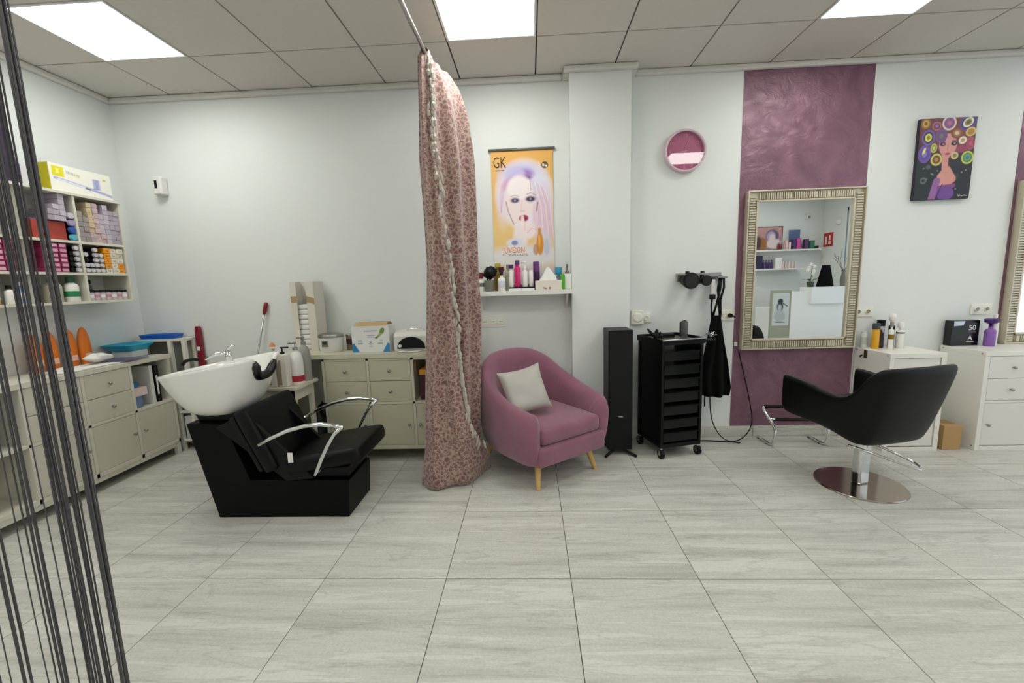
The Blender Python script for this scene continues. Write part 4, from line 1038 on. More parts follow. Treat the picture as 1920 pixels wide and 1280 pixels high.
bottle('product_bottle', 'bottle with a wide turquoise cap behind the tissue box', 'bottle', (.235, 3.545, ZS), simple_prof(.027, .12), mat('steel_blue_bottle', (96, 128, 150), .35), [(.026, .12), (.028, .175), (.025, .178)], mat('turquoise_cap', (24, 140, 176), .35))
bottle('product_bottle', 'slim bright green bottle at the end of the product shelf', 'bottle', (.262, 3.46, ZS), simple_prof(.0185, .125, .8, .06), mat('green_bottle', (76, 160, 28), .35))
t = bottle('perfume_bottle', 'square white bottle with a thin grey nozzle at the shelf end', 'bottle', (.302, 3.5, ZS), [(.022, .125), (.02, .135), (.008, .15), (.008, .175)], mat('smoky_brown', (110, 100, 80), .3), [(.009, .175), (.009, .2)], mat('grey_nozzle', (90, 90, 84), .4))
build('label_block', MB().box(-.0325, .0325, -.02, .02, 0, .125), M_paper, t, world=False, bevel=.004)
t = thing('wall_switch', 'triple cream wall switch below the product shelf', 'switch', (-.33, 3.6, 1.02))
build('plate', MB().box(-.442, -.218, 3.611, YB-.0006, 1.015, 1.112), M_sock, t, bevel=.003)
for k in range(3):
    build('rocker', MB().box(-.43+k*.07, -.37+k*.07, 3.606, 3.611, 1.035, 1.092), M_sock, t, bevel=.002)
    build('marker', MB().box(-.415+k*.07, -.385+k*.07, 3.6052, 3.6062, 1.06, 1.064), mat('grey_print', None), t)

# ================================================================== ARMCHAIR
M_vel = mat('mauve_velvet', (140, 92, 110), .85, spec=.25, sheen=.35, var=.10, vscale=7, bump=.08, bscale=500)
ac = thing('armchair', 'mauve velvet tub armchair with tapered wooden legs', 'armchair', (.032, 3.103, 0), R(37.1))
half = [(.345, -.40, .55), (.392, -.335, .565), (.412, -.20, .585), (.418, -.02, .63), (.40, .15, .70), (.345, .28, .785), (.235, .37, .845), (.11, .405, .868), (0, .412, .872)]
ctrl = half+[(-x, y, h) for x, y, h in half[-2::-1]]
def cr(pts, n):
    out = []
    P = [Vector(p) for p in pts]; k = len(P)
    for i in range(k-1):
        p0, p1, p2, p3 = P[max(i-1, 0)], P[i], P[i+1], P[min(i+2, k-1)]
        for j in range(n):
            t_ = j/n
            out.append(.5*((2*p1)+(-p0+p2)*t_+(2*p0-5*p1+4*p2-p3)*t_*t_+(-p0+3*p1-3*p2+p3)*t_**3))
    out.append(P[-1]); return out
path = cr(ctrl, 3)
def tub(path, prof, capk=.72, capo=.03):
    mb = MB(); K = len(path)
    for i, p in enumerate(path):
        a = path[max(i-1, 0)]; b_ = path[min(i+1, K-1)]
        t_ = Vector((b_.x-a.x, b_.y-a.y, 0)).normalized(); nrm = Vector((t_.y, -t_.x, 0))
        if nrm.dot(Vector((p.x, p.y, 0))) < 0: nrm = -nrm
        for o_, z in prof(p.z, i/(K-1)):
            q = Vector((p.x, p.y, 0))+nrm*o_; mb.v.append((q.x, q.y, z))
    n = len(mb.v)//K
    for i in range(K-1):
        for j in range(n):
            mb.f.append((i*n+j, i*n+(j+1) % n, (i+1)*n+(j+1) % n, (i+1)*n+j))
    # rounded arm fronts
    for e_, s_ in ((0, 1), (K-1, -1)):
        base = e_*n; ctr = sum((Vector(mb.v[base+j]) for j in range(n)), Vector())/n
        a = path[e_]; b_ = path[e_+s_]; out = Vector((a.x-b_.x, a.y-b_.y, 0)).normalized()
        r0 = len(mb.v)
        for j in range(n):
            q = Vector(mb.v[base+j]); mb.v.append(tuple(ctr+(q-ctr)*capk+out*capo))
        for j in range(n): mb.f.append((base+j, base+(j+1) % n, r0+(j+1) % n, r0+j))
        mb.f.append(tuple(range(r0, r0+n)))
    return mb
def aprof(h, s_):
    th = .135
    return [(-.10, .175), (-.055, .175), (-.02, .24), (-.004, .36), (0, .45), (-.004, h-.075), (-.018, h-.025), (-.055, h), (-.092, h-.025), (-th, h-.075), (-th-.01, .42), (-th-.02, .25)]
build('shell', tub(path, aprof), M_vel, ac, world=False, sub=1)
def base_slab(u, v):
    a = 2*math.pi*u; rx, ry = (.335, .36) if v > .5 else (.30, .325)
    k = [0, .06, .5, .94, 1][int(round(v*4))]; z = [.172, .172, .235, .30, .30][int(round(v*4))]
    sc_ = [.0, .93, .98, 1.0, 0][int(round(v*4))]
    dx, dy = sup(a, .335*sc_, .365*sc_, .5)
    return (dx, dy-.005-.03*(sc_ > 0)*0, z)
sl = MB().grid(base_slab, 48, 5, closed_u=True)
build('seat_base', sl, M_vel, ac, world=False, smooth=True)
build('front_apron', cushion(-.31, .31, -.405, -.33, .176, .315, .03), M_vel, ac, world=False, sub=1)
sc = cushion(-.275, .275, -.395, .27, .312, .44, .05)
sc.v = [(x, y, z+(.012 if z > .4 and abs(x) < .2 else 0)) for x, y, z in sc.v]
build('seat_cushion', sc, M_vel, ac, world=False, sub=1)
M_oak = mat('light_oak', (206, 166, 100), .45, var=.08, vscale=30)
for x in (-1, 1):
    for y in (-1, 1):
        build('leg', MB().tube([(x*.23, y*.285, .18), (x*.268, y*.334, 0)], [.026, .014], 14), M_oak, ac, world=False, smooth=False, autos=50)
# satin pillow on the armchair
M_sat = mat('silver_satin', (178, 174, 166), .35, spec=.6, sheen=.3)
def pil(u, v):
    x = (u-.5)*2; y = (v-.5)*2
    return x, y
pb = MB(); n = 25
rr = random.Random(5)
for side in (1, -1):
    for i in range(n):
        for j in range(n):
            x, y = -1+2*i/(n-1), -1+2*j/(n-1)
            e_ = (1-x**4)*(1-y**4)
            pin = 1-.10*(1-abs(x))*abs(y)**3-.0
            pinx = 1-.12*(1-y*y)*abs(x)**4; piny = 1-.12*(1-x*x)*abs(y)**4
            wr_ = .005*math.sin(4*x+2.5*y+.5)*math.cos(3*y-x)+.004*math.sin(6*y-5*x+1)*x
            pb.v.append((.172*x*pinx, side*(.058*e_**.55+wr_*e_), .172*y*piny))
for s_ in (0, 1):
    for i in range(n-1):
        for j in range(n-1):
            a = s_*n*n+i*n+j; pb.f.append((a, a+n, a+n+1, a+1))
bmx = pb
pc = on_y(984, 731, 2.965)
o = build('throw_pillow', pb, M_sat, None, smooth=True)
o.location = pc; o.rotation_euler = (R(-24), R(-7), R(27))
o['label'] = 'silver satin throw pillow leaning in the mauve armchair'; o['category'] = 'pillow'
# ================================================================== LOUDSPEAKER
sp_ = thing('loudspeaker', 'tall black floor-standing loudspeaker beside the armchair', 'loudspeaker', (.68, 3.34, 0))
build('cabinet', MB().box(.588, .775, 3.23, 3.46, .05, 1.005), M_blkp, sp_, bevel=.004)
build('grille', MB().box(.596, .767, 3.222, 3.23, .3, .985), mat('black_cloth', (9, 9, 10), .9), sp_, bevel=.003)
build('badge', MB().box(.665, .70, 3.2205, 3.2225, .32, .328), M_steel, sp_)
for a, b_ in (((.56, 3.19), (.80, 3.47)), ((.80, 3.19), (.56, 3.47))):
    build('foot_bar', MB().tube([(a[0], a[1], .012), (.68, 3.33, .04), (b_[0], b_[1], .012)], .011, 8), M_blkp, sp_, smooth=True)

# ================================================================== TROLLEY
tr0 = thing('salon_trolley', 'black hairdresser trolley with stacked drawers on casters', 'trolley', (1.095, 3.365, 0), R(15))
hw, hd = .165, .165
for x in (-1, 1):
    for y in (-1, 1):
        build('post', MB().box(x*hw-.011, x*hw+.011, y*hd-.011, y*hd+.011, .085, .90), M_blkp, tr0, world=False, bevel=.003)
        w = MB()
        cx, cy = x*(hw-.005), y*(hd-.005)
        w.tube([(cx-.013, cy, .036), (cx+.013, cy, .036)], .036, 16)
        cs = build('caster', w, M_blkp, tr0, world=False, autos=40)
        build('hub', MB().cyl((cx-.0145, cy, .036), (cx+.0145, cy, .036), .016, n=12), M_steel, cs, world=False)
        build('fork', MB().cyl((cx, cy, .06), (cx, cy, .09), .011, n=10).box(cx-.018, cx-.0145, cy-.014, cy+.014, .03, .068).box(cx+.0145, cx+.018, cy-.014, cy+.014, .03, .068), M_steel, cs, world=False)
for x in (-1, 1):
    build('side_panel', MB().box(x*hw-.004, x*hw+.004, -hd+.012, hd-.012, .12, .888), M_blkp, tr0, world=False)
build('base', MB().box(-hw-.012, hw+.012, -hd-.012, hd+.012, .085, .115), M_blkp, tr0, world=False, bevel=.006)
M_smoke = mat('smoke_plastic', (13, 17, 16), .3, spec=.3)
for k in range(7):
    z = .128+k*.106
    d = build('drawer', MB().box(-hw+.014, hw-.014, -hd-.006, hd-.02, z, z+.075), M_smoke, tr0, world=False, bevel=.008)
    build('drawer_lip', MB().box(-hw+.014, hw-.014, -hd-.014, -hd-.006, z+.066, z+.076), M_blkp, d, world=False)
top = MB().box(-hw-.02, hw+.02, -hd-.02, hd+.02, .89, .90)
for a in (-1, 1):
    top.box(-hw-.02, hw+.02, a*(hd+.016)-.004, a*(hd+.016)+.004, .90, .935).box(a*(hw+.016)-.004, a*(hw+.016)+.004, -hd-.012, hd+.012, .90, .935)
build('top_tray', top, M_blkp, tr0, world=False, bevel=.002)
build('tray_mat', MB().box(-hw-.008, hw+.008, -hd-.008, hd+.008, .9005, .915), mat('grey_tools', (74, 74, 72), .4, var=.6, vscale=22), tr0, world=False)
build('front_rail', MB().tube([(-hw-.02, -hd-.03, .93), (-hw, -hd-.035, .932), (hw, -hd-.035, .932), (hw+.02, -hd-.03, .93)], .006, 8), M_steel, tr0, world=False, smooth=True)
build('side_holder', MB().tube([(hw+.015, -hd+.02, .9), (hw+.06, -hd+.02, .905), (hw+.14, -hd+.03, .905)], .011, 8).tube([(hw+.02, -hd+.08, .9), (hw+.14, -hd+.08, .905)], .009, 8), M_blkp, tr0, world=False, smooth=True)
RM = Matrix.Translation((1.095, 3.365, 0)) @ Matrix.Rotation(R(15), 4, 'Z')
def tw_(x, y, z): return RM @ Vector((x, y, z))
# tools on the trolley
for k, (x, y, h) in enumerate(((hw-.02, -.02, .135), (hw+.03-.012, .06, .12))):
    q = tw_(x-.03, y, .9155)
    t = thing('round_brush', ('taller grey round brush standing on the trolley', 'shorter dark round brush standing on the trolley')[k], 'brush', q)
    build('barrel', MB().lathe([(.021, 0), (.024, .01), (.024, h-.012), (.018, h)], (0, 0, 0), 16), (mat('grey_brush', (86, 86, 80), .7, bump=.5, bscale=300), mat('dark_brush', (44, 44, 42), .7, bump=.5, bscale=300))[k], t, world=False, autos=40)
    build('core', MB().lathe([(.01, h), (.01, h+.006)], (0, 0, 0), 10), M_blkp, t, world=False)
q = tw_(.0, .07, .9155)
single('comb_case', MB().box(q.x-.07, q.x+.07, q.y-.03, q.y+.03, .9155, .945), M_blkp, 'flat black comb case lying on the trolley top', 'case', bevel=.006)
cl = thing('hair_clips', 'bunch of black hair clips on the trolley corner', 'hair clips', tw_(-hw-.02, -hd+.04, .936))
rr = random.Random(11)
mb = MB()
for k in range(16):
    a = Vector((rr.uniform(-.03, .03), rr.uniform(-.05, .05), rr.uniform(0, .02))); b_ = a+Vector((rr.uniform(-.04, .02), rr.uniform(-.03, .03), rr.uniform(.02, .06)))
    mb.tube([a, (a+b_)/2+Vector((0, 0, .008)), b_], [.006, .011, .005], 6)
build('clips', mb, M_blkp, cl, world=False, smooth=True)
cl = thing('metal_clips', 'cluster of shiny metal clips on the trolley side holder', 'hair clips', tw_(hw+.11, -hd+.055, .916))
mb = MB()
for k in range(16):
    a = Vector((rr.uniform(-.03, .03), rr.uniform(-.03, .03), .004+rr.uniform(0, .03))); b_ = a+Vector((rr.uniform(-.03, .03), rr.uniform(-.02, .02), rr.uniform(.0, .03)))
    mb.tube([a, b_], [.004, .003], 5)
build('clips', mb, M_steel, cl, world=False)
# ================================================================== DRYER HOLDER, APRON, CABLES
dh = thing('dryer_holder', 'steel wall holder for hair dryers left of the mirror', 'holder', (1.4, 3.59, 1.36))
build('bar', MB().box(1.215, 1.575, 3.585, YB-.001, 1.355, 1.425), M_steel, dh, bevel=.004)
build('arm', MB().box(1.50, 1.575, 3.47, 3.585, 1.375, 1.39), M_steel, dh, bevel=.003)
for x in (1.265, 1.385):
    build('ring', MB().tube([(x+.045*math.cos(a*math.pi/8), 3.53+.045*math.sin(a*math.pi/8), 1.412) for a in range(16)], .005, 6, closed=True), M_steel, dh, smooth=True)
def dryer(lab, x, z, r, yl):
    t = thing('hair_dryer', lab, 'hair dryer', (x, 3.5, z-r))
    prof = [(r*.9, 0), (r, .012), (r*.96, .03), (r*.6, .06), (r*.55, .09), (r*.62, .14), (r*.5, .16), (r*.2, .165)]
    mb = MB().lathe(prof, (0, 0, 0), 24).xf(Matrix.Translation((x, yl, z)) @ Matrix.Rotation(R(-90), 4, 'X'))
    build('body', mb, M_blkp, t, autos=40)
    build('nozzle_face', MB().lathe([(r*.82, 0), (r*.8, .004)], (0, 0, 0), 24).xf(Matrix.Translation((x, yl+.0005, z)) @ Matrix.Rotation(R(90), 4, 'X')), mat('black_mesh', (20, 20, 20), .7), t)
    build('grip', MB().tube([(x, yl+.11, z), (x+.004, yl+.115, z+.04), (x+.008, yl+.118, z+.075)], [.018, .017, .016], 10), M_blkp, t, smooth=True)
dryer('black hair dryer with a wide diffuser in the wall holder', 1.268, 1.362, .066, 3.405)
dryer('black hair dryer with a small nozzle in the wall holder', 1.388, 1.36, .043, 3.405)
t = thing('hair_straightener', 'white hair straightener with a black end hanging from the holder', 'straightener', (1.478, 3.52, 1.21))
build('body', MB().box(1.457, 1.497, 3.5, 3.53, 1.245, 1.365), M_white, t, bevel=.008)
build('tip', MB().box(1.455, 1.499, 3.498, 3.532, 1.205, 1.245), M_blkp, t, bevel=.006)
build('cord', MB().tube([(1.475, 3.515, 1.205), (1.474, 3.52, 1.15), (1.482, 3.52, 1.05), (1.49, 3.52, .95)], .008, 8), M_blkp, t, smooth=True)
ap = thing('apron', 'black apron hanging by its straps beside the purple panel', 'apron', (1.52, 3.52, .41))
def apr(u, v):
    zz = 1.075+(.405-1.075)*v
    xl = [1.475, 1.455, 1.435, 1.405, 1.392, 1.40, 1.425][min(6, int(v*6))]
    L_ = [(0, 1.478), (.3, 1.448), (.5, 1.425), (.65, 1.40), (.8, 1.392), (1, 1.42)]; R_ = [(0, 1.548), (.3, 1.577), (.6, 1.615), (.9, 1.643), (1, 1.63)]
    xl, xr = interp(L_, v), interp(R_, v)
    return (xl+(xr-xl)*u, 3.505+.022*math.sin(u*15+v*2)*(.4+.6*v)-.02*math.sin(math.pi*u), zz-.012*math.sin(math.pi*u)*v)
build('cloth', MB().grid(apr, 40, 30), mat('black_fabric', (6, 6, 7), .95, spec=.2), ap, smooth=True, solid=.012)
for pts in ([(1.485, 3.51, 1.07), (1.51, 3.51, 1.16), (1.53, 3.5, 1.28), (1.535, 3.49, 1.395)], [(1.54, 3.51, 1.07), (1.53, 3.51, 1.18), (1.515, 3.505, 1.28), (1.52, 3.49, 1.395)], [(1.545, 3.51, 1.08), (1.54, 3.51, 1.2), (1.56, 3.5, 1.3), (1.552, 3.49, 1.385)]):
    build('strap', MB().tube(pts, .009, 6), M_blkp, ap, smooth=True)
build('tie', MB().tube([(1.437, 3.5, .42), (1.435, 3.5, .36), (1.437, 3.5, .31)], .005, 6), M_blkp, ap, smooth=True)
cpts = [on_y(1331, 745, 3.53), on_y(1332, 770, 3.53), on_y(1338, 796, 3.52), on_y(1352, 818, 3.5), on_y(1370, 827, 3.47), on_y(1390, 822, 3.48), on_y(1405, 806, 3.52), on_y(1410, 786, 3.55), on_y(1407, 760, 3.58), on_y(1400, 725, 3.598), on_y(1391, 685, 3.6), on_y(1385, 657, 3.6)]
for p in cpts: p.z = max(p.z, .006)
cpts = cr([tuple(p) for p in cpts], 4)
single('looped_cable', MB().tube(cpts, .0045, 6), M_blkp, 'thin black cable looping to the floor beside the apron', 'cord', smooth=True)
cp2 = [(1.30, 3.5, .006), (1.45, 3.51, .006), (1.56, 3.49, .006), (1.68, 3.47, .006), (1.72, 3.45, .006)]
single('floor_cable', MB().tube(cr(cp2, 4), .006, 6), M_blkp, 'black cord lying on the floor behind the trolley', 'cord', smooth=True)
# ---- sockets
socket('double white wall socket with a plug beside the purple panel', 1.625, 1.063, 2)
s2 = socket('double white wall socket right of the mirror', 2.745, 1.062, 2)
s3 = socket('double white wall socket above the black carton', 3.68, 1.057, 2)
t = thing('power_plug', 'round black plug in the wall socket by the apron', 'plug', (1.662, 3.58, 1.05))
build('plug', MB().cyl((1.662, 3.611, 1.063), (1.662, 3.575, 1.063), .019, .017, 14), M_blkp, t, autos=40)
build('lead', MB().tube([(1.662, 3.58, 1.063), (1.68, 3.57, 1.06), (1.692, 3.575, 1.04)], .006, 6), M_blkp, t, smooth=True)
t = thing('thermostat', 'white round-dial thermostat with a wall socket behind the trolley', 'thermostat', (.92, 3.6, 1.0))
build('dial_box', MB().box(.842, .945, 3.575, YB-.001, 1.008, 1.128), M_sock, t, bevel=.008, seg=3)
build('dial', MB().lathe([(.04, 0), (.041, .006), (.034, .014), (.02, .015)], (0, 0, 0), 24).xf(Matrix.Translation((.893, 3.576, 1.07)) @ Matrix.Rotation(R(90), 4, 'X')), M_sock, t, autos=40)
build('socket_plate', MB().box(.947, 1.012, 3.605, YB-.001, 1.02, 1.10), M_sock, t, bevel=.003)
build('outlet', MB().lathe([(.021, 0), (.021, .011), (.017, .011), (.016, .003)], (0, 0, 0), 16).xf(Matrix.Translation((.972, 3.607, 1.058)) @ Matrix.Rotation(R(90), 4, 'X')), M_sock, t)
t = thing('wall_clip', 'small white cable clip beside the mirror frame', 'clip', (1.722, 3.61, .80))
build('clip', MB().box(1.712, 1.735, 3.60, YB-.0032, .80, .835), M_white, t, bevel=.003)

# ================================================================== CLOCK
ck = thing('wall_clock', 'round pink wall clock with raised numerals', 'clock', (1.256, 3.6, 2.22))
def disc(prof, n=64): return MB().lathe(prof, (0, 0, 0), n).xf(Matrix.Translation((1.256, YB-.001, 2.385)) @ Matrix.Rotation(R(90), 4, 'X'))
M_crim = mat('pale_pink_rim', (214, 190, 200), .3); M_cface = mat('rose_clock_face', (170, 84, 122), .5); M_cnum = mat('light_rose_numeral', (206, 140, 170), .5)
def ring_mb(prof, n=64):
    mb = disc(prof, n); mb.f = mb.f[:-2]; k = len(prof)
    mb.f += [((k-1)*n+j, (k-1)*n+(j+1) % n, (j+1) % n, j) for j in range(n)]; return mb
build('rim', ring_mb([(.150, 0), (.160, 0), (.164, .02), (.162, .046), (.155, .05), (.147, .046), (.1472, .004)]), M_crim, ck, autos=40)
build('face', disc([(.147, 0), (.147, .02)]), M_cface, ck)
for h in range(1, 13):
    a = R(90-30*h); build('numeral', text_mb(str(h), .042, (1.256+.118*math.cos(a), YB-.0225, 2.385+.118*math.sin(a)-.014), '-y', .002), M_cnum, ck)
def hand(ang, ln, wd):
    d = Vector((math.sin(R(ang)), 0, math.cos(R(ang)))); n_ = Vector((d.z, 0, -d.x)); c = Vector((1.256, YB-.027, 2.385))
    q = [c-d*.02-n_*wd, c-d*.02+n_*wd, c+d*ln+n_*wd*.5, c+d*ln-n_*wd*.5]
    mb = MB(); mb.add([tuple(p) for p in q]+[tuple(p+Vector((0, .002, 0))) for p in q], [(0, 1, 2, 3), (7, 6, 5, 4), (0, 4, 5, 1), (1, 5, 6, 2), (2, 6, 7, 3), (3, 7, 4, 0)]); return mb
build('minute_hand', hand(19, .105, .003), M_cnum, ck); build('hour_hand', hand(262, .065, .004), M_cnum, ck)
M_cg = bpy.data.materials.new('clock_glass'); M_cg.use_nodes = True; nt = M_cg.node_tree; nt.nodes.remove(nt.nodes['Principled BSDF'])
tr = nt.nodes.new('ShaderNodeBsdfTransparent'); gl = nt.nodes.new('ShaderNodeBsdfGlossy'); gl.inputs['Roughness'].default_value = .01
mxs = nt.nodes.new('ShaderNodeMixShader'); mxs.inputs[0].default_value = .06
nt.links.new(tr.outputs[0], mxs.inputs[1]); nt.links.new(gl.outputs[0], mxs.inputs[2]); nt.links.new(mxs.outputs[0], nt.nodes['Material Output'].inputs['Surface'])
gd = MB(); gd.v = [(1.256+.1465*math.cos(2*math.pi*i/64), YB-.041, 2.385+.1465*math.sin(2*math.pi*i/64)) for i in range(64)]; gd.f = [tuple(range(64))]
build('glass', gd, M_cg, ck)

# ================================================================== MIRRORS
M_champ = mat('champagne_silver', (206, 197, 176), .34, .45, bump=.1, bscale=80)
M_mir = mat('mirror_glass', (236, 240, 238), .0, 1)
def mirror(lab, x0, x1, z0, z1):
    t = thing('wall_mirror', lab, 'mirror', ((x0+x1)/2, 3.6, z0))
    fw = .088; y1 = YB-.0035
    build('glass', MB().box(x0+fw-.004, x1-fw+.004, 3.588, 3.592, z0+fw-.004, z1-fw+.004), M_mir, t)
    bars = [('v', x0, x0+fw), ('v', x1-fw, x1), ('h', z0, z0+fw), ('h', z1-fw, z1)]
    for kind, a, b_ in bars:
        out_lo = (a in (x0, z0))
        mb = MB(); rb = MB()
        lo, hi = (a, a+.010) if out_lo else (b_-.010, b_)
        ilo, ihi = (b_-.014, b_) if out_lo else (a, a+.014)
        c0, c1 = a+.010, b_-.010
        if kind == 'v':
            mb.box(a, b_, 3.588, y1, z0, z1).box(lo, hi, 3.560, 3.588, z0, z1).box(ilo, ihi, 3.572, 3.588, z0+fw-.014, z1-fw+.014)
            n_ = int((z1-z0-2*fw)/.0205)
            for k in range(n_+6):
                z = z0+.03+k*(z1-z0-.06)/(n_+6)
                d = random.uniform(0, .005); hh = random.choice((.006, .0075, .009))
                rb.add([(c0+.002, 3.588, z-hh), (c1-.006, 3.588, z-hh), (c1-.006, 3.588, z+hh), (c0+.002, 3.588, z+hh), (c0+.008, 3.570-d, z-hh+.002), (c1-.012, 3.570-d, z-hh+.002), (c1-.012, 3.570-d, z+hh-.002), (c0+.008, 3.570-d, z+hh-.002)],
                       [(4, 5, 6, 7), (0, 1, 5, 4), (1, 2, 6, 5), (2, 3, 7, 6), (3, 0, 4, 7)])
        else:
            mb.box(x0+fw, x1-fw, 3.588, y1, a, b_).box(x0+.01, x1-.01, 3.560, 3.588, lo, hi).box(x0+fw-.014, x1-fw+.014, 3.572, 3.588, ilo, ihi)
            n_ = int((x1-x0-2*fw)/.0165)
            for k in range(n_):
                x = x0+fw+.01+k*(x1-x0-2*fw-.02)/(n_-1)
                d = random.uniform(0, .005); hh = random.choice((.005, .006, .0075))
                rb.add([(x-hh, 3.588, c0+.002), (x+hh, 3.588, c0+.002), (x+hh, 3.588, c1-.006), (x-hh, 3.588, c1-.006), (x-hh+.0015, 3.570-d, c0+.008), (x+hh-.0015, 3.570-d, c0+.008), (x+hh-.0015, 3.570-d, c1-.012), (x-hh+.0015, 3.570-d, c1-.012)],
                       [(4, 5, 6, 7), (0, 1, 5, 4), (1, 2, 6, 5), (2, 3, 7, 6), (3, 0, 4, 7)])
        f = build('frame_bar', mb, M_champ, t, bevel=.002)
        o = build('frame_ribs', rb, M_champ, f); o['kind'] = 'stuff'
    return t
mirror('tall mirror in a ribbed champagne frame on the purple panel above the footrest', 1.752, 2.668, .772, 2.055)
mirror('tall mirror in a ribbed champagne frame above the low white drawer unit', 3.84, 4.756, .772, 2.055)

# ================================================================== PAINTING
pt = thing('canvas_painting', 'canvas painting of a woman with colourful rings for hair', 'painting', (3.25, 3.6, 1.935))
x0, x1, z0, z1 = 3.04, 3.456, 1.936, 2.54
build('canvas', MB().box(x0, x1, 3.59, YB-.001, z0, z1), mat('dark_canvas_edge', (46, 40, 52), .7), pt, bevel=.002)
W_, H_ = x1-x0, z1-z0
def pu(x, y):   # read off the zoomed painting (perspective removed)
    v = (1120-y)/(1120-165); xl = 255-85*(1-v); xr = 930-115*(1-v)
    return ((x-xl)/(xr-xl)*W_, v*H_)
def pe(x, y, rx, ry, col, soft=.004, op=1, rot=0):
    a = pu(x, y); return ('e', (a[0], a[1], rx/660*W_, ry/955*H_, rot), col, soft, op)
def pl_(pts, wd, col, soft=.003, op=1): return ('l', ([pu(*p) for p in pts], wd), col, soft, op)
L = [('g', (.40, .95), (96, 48, 62), 0, .95)]
L += [pe(570, 330, 330, 230, (122, 62, 72), .03, .8)]
for k in range(14):
    L.append(pe(random.uniform(230, 800), random.uniform(720, 1080), 8, 8, (150, 170, 168), .006, .8))
L += [pe(285, 890, 40, 40, (92, 108, 104), .006), pe(285, 890, 20, 20, (24, 34, 40), .006), pe(660, 860, 40, 44, (44, 68, 72), .01, .7), pe(345, 730, 30, 26, (80, 100, 104), .01, .8)]
def ring(x, y, cols, rx, ry, rot=0):
    out = []
    for i, c in enumerate(cols):
        k = 1-i/len(cols)*.95; out.append(pe(x, y, rx*k, ry*k, c, .003, 1, rot))
    return out
L += ring(315, 222, [(150, 110, 60), (200, 170, 70), (130, 90, 40)], 55, 60)
L += ring(445, 255, [(176, 110, 110), (110, 50, 100), (176, 120, 170)], 55, 52)
L += ring(595, 225, [(232, 214, 190), (120, 84, 150), (140, 90, 150), (196, 110, 130)], 82, 85)
L += ring(820, 225, [(80, 70, 150), (52, 36, 110), (236, 232, 220), (150, 130, 50), (90, 80, 30)], 110, 80, 40)
L += ring(345, 385, [(110, 100, 170), (40, 40, 90), (230, 220, 100), (150, 130, 40)], 75, 90)
L += ring(300, 575, [(110, 84, 170), (98, 70, 160), (140, 120, 190)], 78, 105)
L += [pe(295, 540, 14, 42, (236, 230, 130), .004, 1, -20)]
L += ring(410, 510, [(206, 190, 90), (120, 150, 70), (210, 206, 120)], 38, 56)
L += ring(850, 335, [(220, 196, 110), (190, 120, 60), (150, 140, 60)], 62, 52, 20)
L += ring(752, 430, [(236, 226, 204), (190, 150, 110)], 48, 44, 30)
L += ring(845, 470, [(170, 80, 100), (160, 60, 90), (190, 90, 120)], 55, 75)
L += [pe(735, 530, 70, 44, (150, 60, 90), .01)]
L += [pe(578, 480, 104, 135, (216, 150, 146), .006), pe(560, 580, 52, 58, (216, 150, 146), .006), pl_([(545, 600), (540, 760)], .024, (214, 148, 142)), pl_([(548, 770), (480, 850)], .022, (214, 148, 142), .006), pl_([(560, 770), (620, 880)], .030, (214, 150, 140), .006), pe(550, 905, 82, 70, (214, 150, 140), .006), pe(490, 900, 50, 90, (216, 152, 146), .006)]
L += [pl_([(445, 900), (380, 1110)], .026, (150, 100, 160), .004), pl_([(470, 980), (640, 960)], .016, (130, 70, 130), .004), pe(540, 1050, 105, 80, (112, 72, 150), .006), pl_([(510, 940), (470, 1020), (430, 1110)], .004, (60, 30, 90), .003)]
L += [pe(515, 465, 34, 28, (50, 30, 44), .004), pe(650, 462, 36, 28, (50, 30, 44), .004), pe(522, 468, 10, 10, (190, 170, 170), .003), pe(656, 464, 10, 10, (190, 170, 170), .003), pl_([(485, 435), (545, 430)], .003, (80, 40, 50)), pl_([(625, 430), (690, 428)], .003, (80, 40, 50)), pl_([(580, 470), (572, 545)], .003, (190, 116, 120), .004), pe(570, 582, 30, 13, (170, 50, 76), .003)]
L += ring(500, 370, [(120, 76, 150), (100, 84, 110), (120, 110, 120)], 70, 82)
L += ring(685, 345, [(140, 70, 40), (160, 110, 70), (206, 196, 170)], 72, 62)
L += ring(440, 645, [(206, 196, 110), (110, 70, 40), (180, 130, 90)], 68, 72)
L += ring(655, 605, [(206, 196, 140), (150, 110, 70)], 44, 44)
L += ring(805, 635, [(206, 210, 90), (70, 130, 80), (96, 160, 140), (60, 120, 96)], 72, 76)
L += [pl_([(690, 1075), (700, 1090), (715, 1075), (730, 1088), (760, 1080), (795, 1084)], .0022, (220, 216, 214), .002)]
printed('painted_front', (x0, 3.5888, z0), (1, 0, 0), (0, 0, 1), W_, H_, 110, 160, L, (28, 36, 44), pt, print_mat('oil_paint', .5))

# ================================================================== RIGHT-HAND CABINETS
M_cw = mat('white_laminate', (232, 229, 221), .32); M_cwf = mat('white_cabinet_front', (226, 223, 216), .4)
c1 = thing('low_cabinet', 'narrow white cabinet with one door behind the styling chair', 'cabinet', (2.905, 3.43, 0))
build('carcass', MB().box(2.70, 2.735, 3.25, 3.606, 0, .735).box(3.075, 3.11, 3.25, 3.606, 0, .735).box(2.735, 3.075, 3.25, 3.606, 0, .03).box(2.735, 3.075, 3.595, 3.606, .03, .735), M_cw, c1, bevel=.0015, seg=1)
build('top_panel', MB().box(2.70, 3.11, 3.25, 3.606, .735, .77), M_cw, c1, bevel=.002)
for z0, z1 in ((.36, .732), (.04, .354)):
    d = build('door', MB().box(2.74, 3.07, 3.256, 3.272, z0, z1), M_cwf, c1, bevel=.0015, seg=1)
    build('knob', knob_mb((2.77, 3.256, (z0+z1)/2), (0, -1, 0)), M_steel, d, smooth=True)
build('hook', MB().box(2.694, 2.70, 3.47, 3.50, .70, .762), mat('bronze_hook', (92, 82, 56), .4, .6), c1)
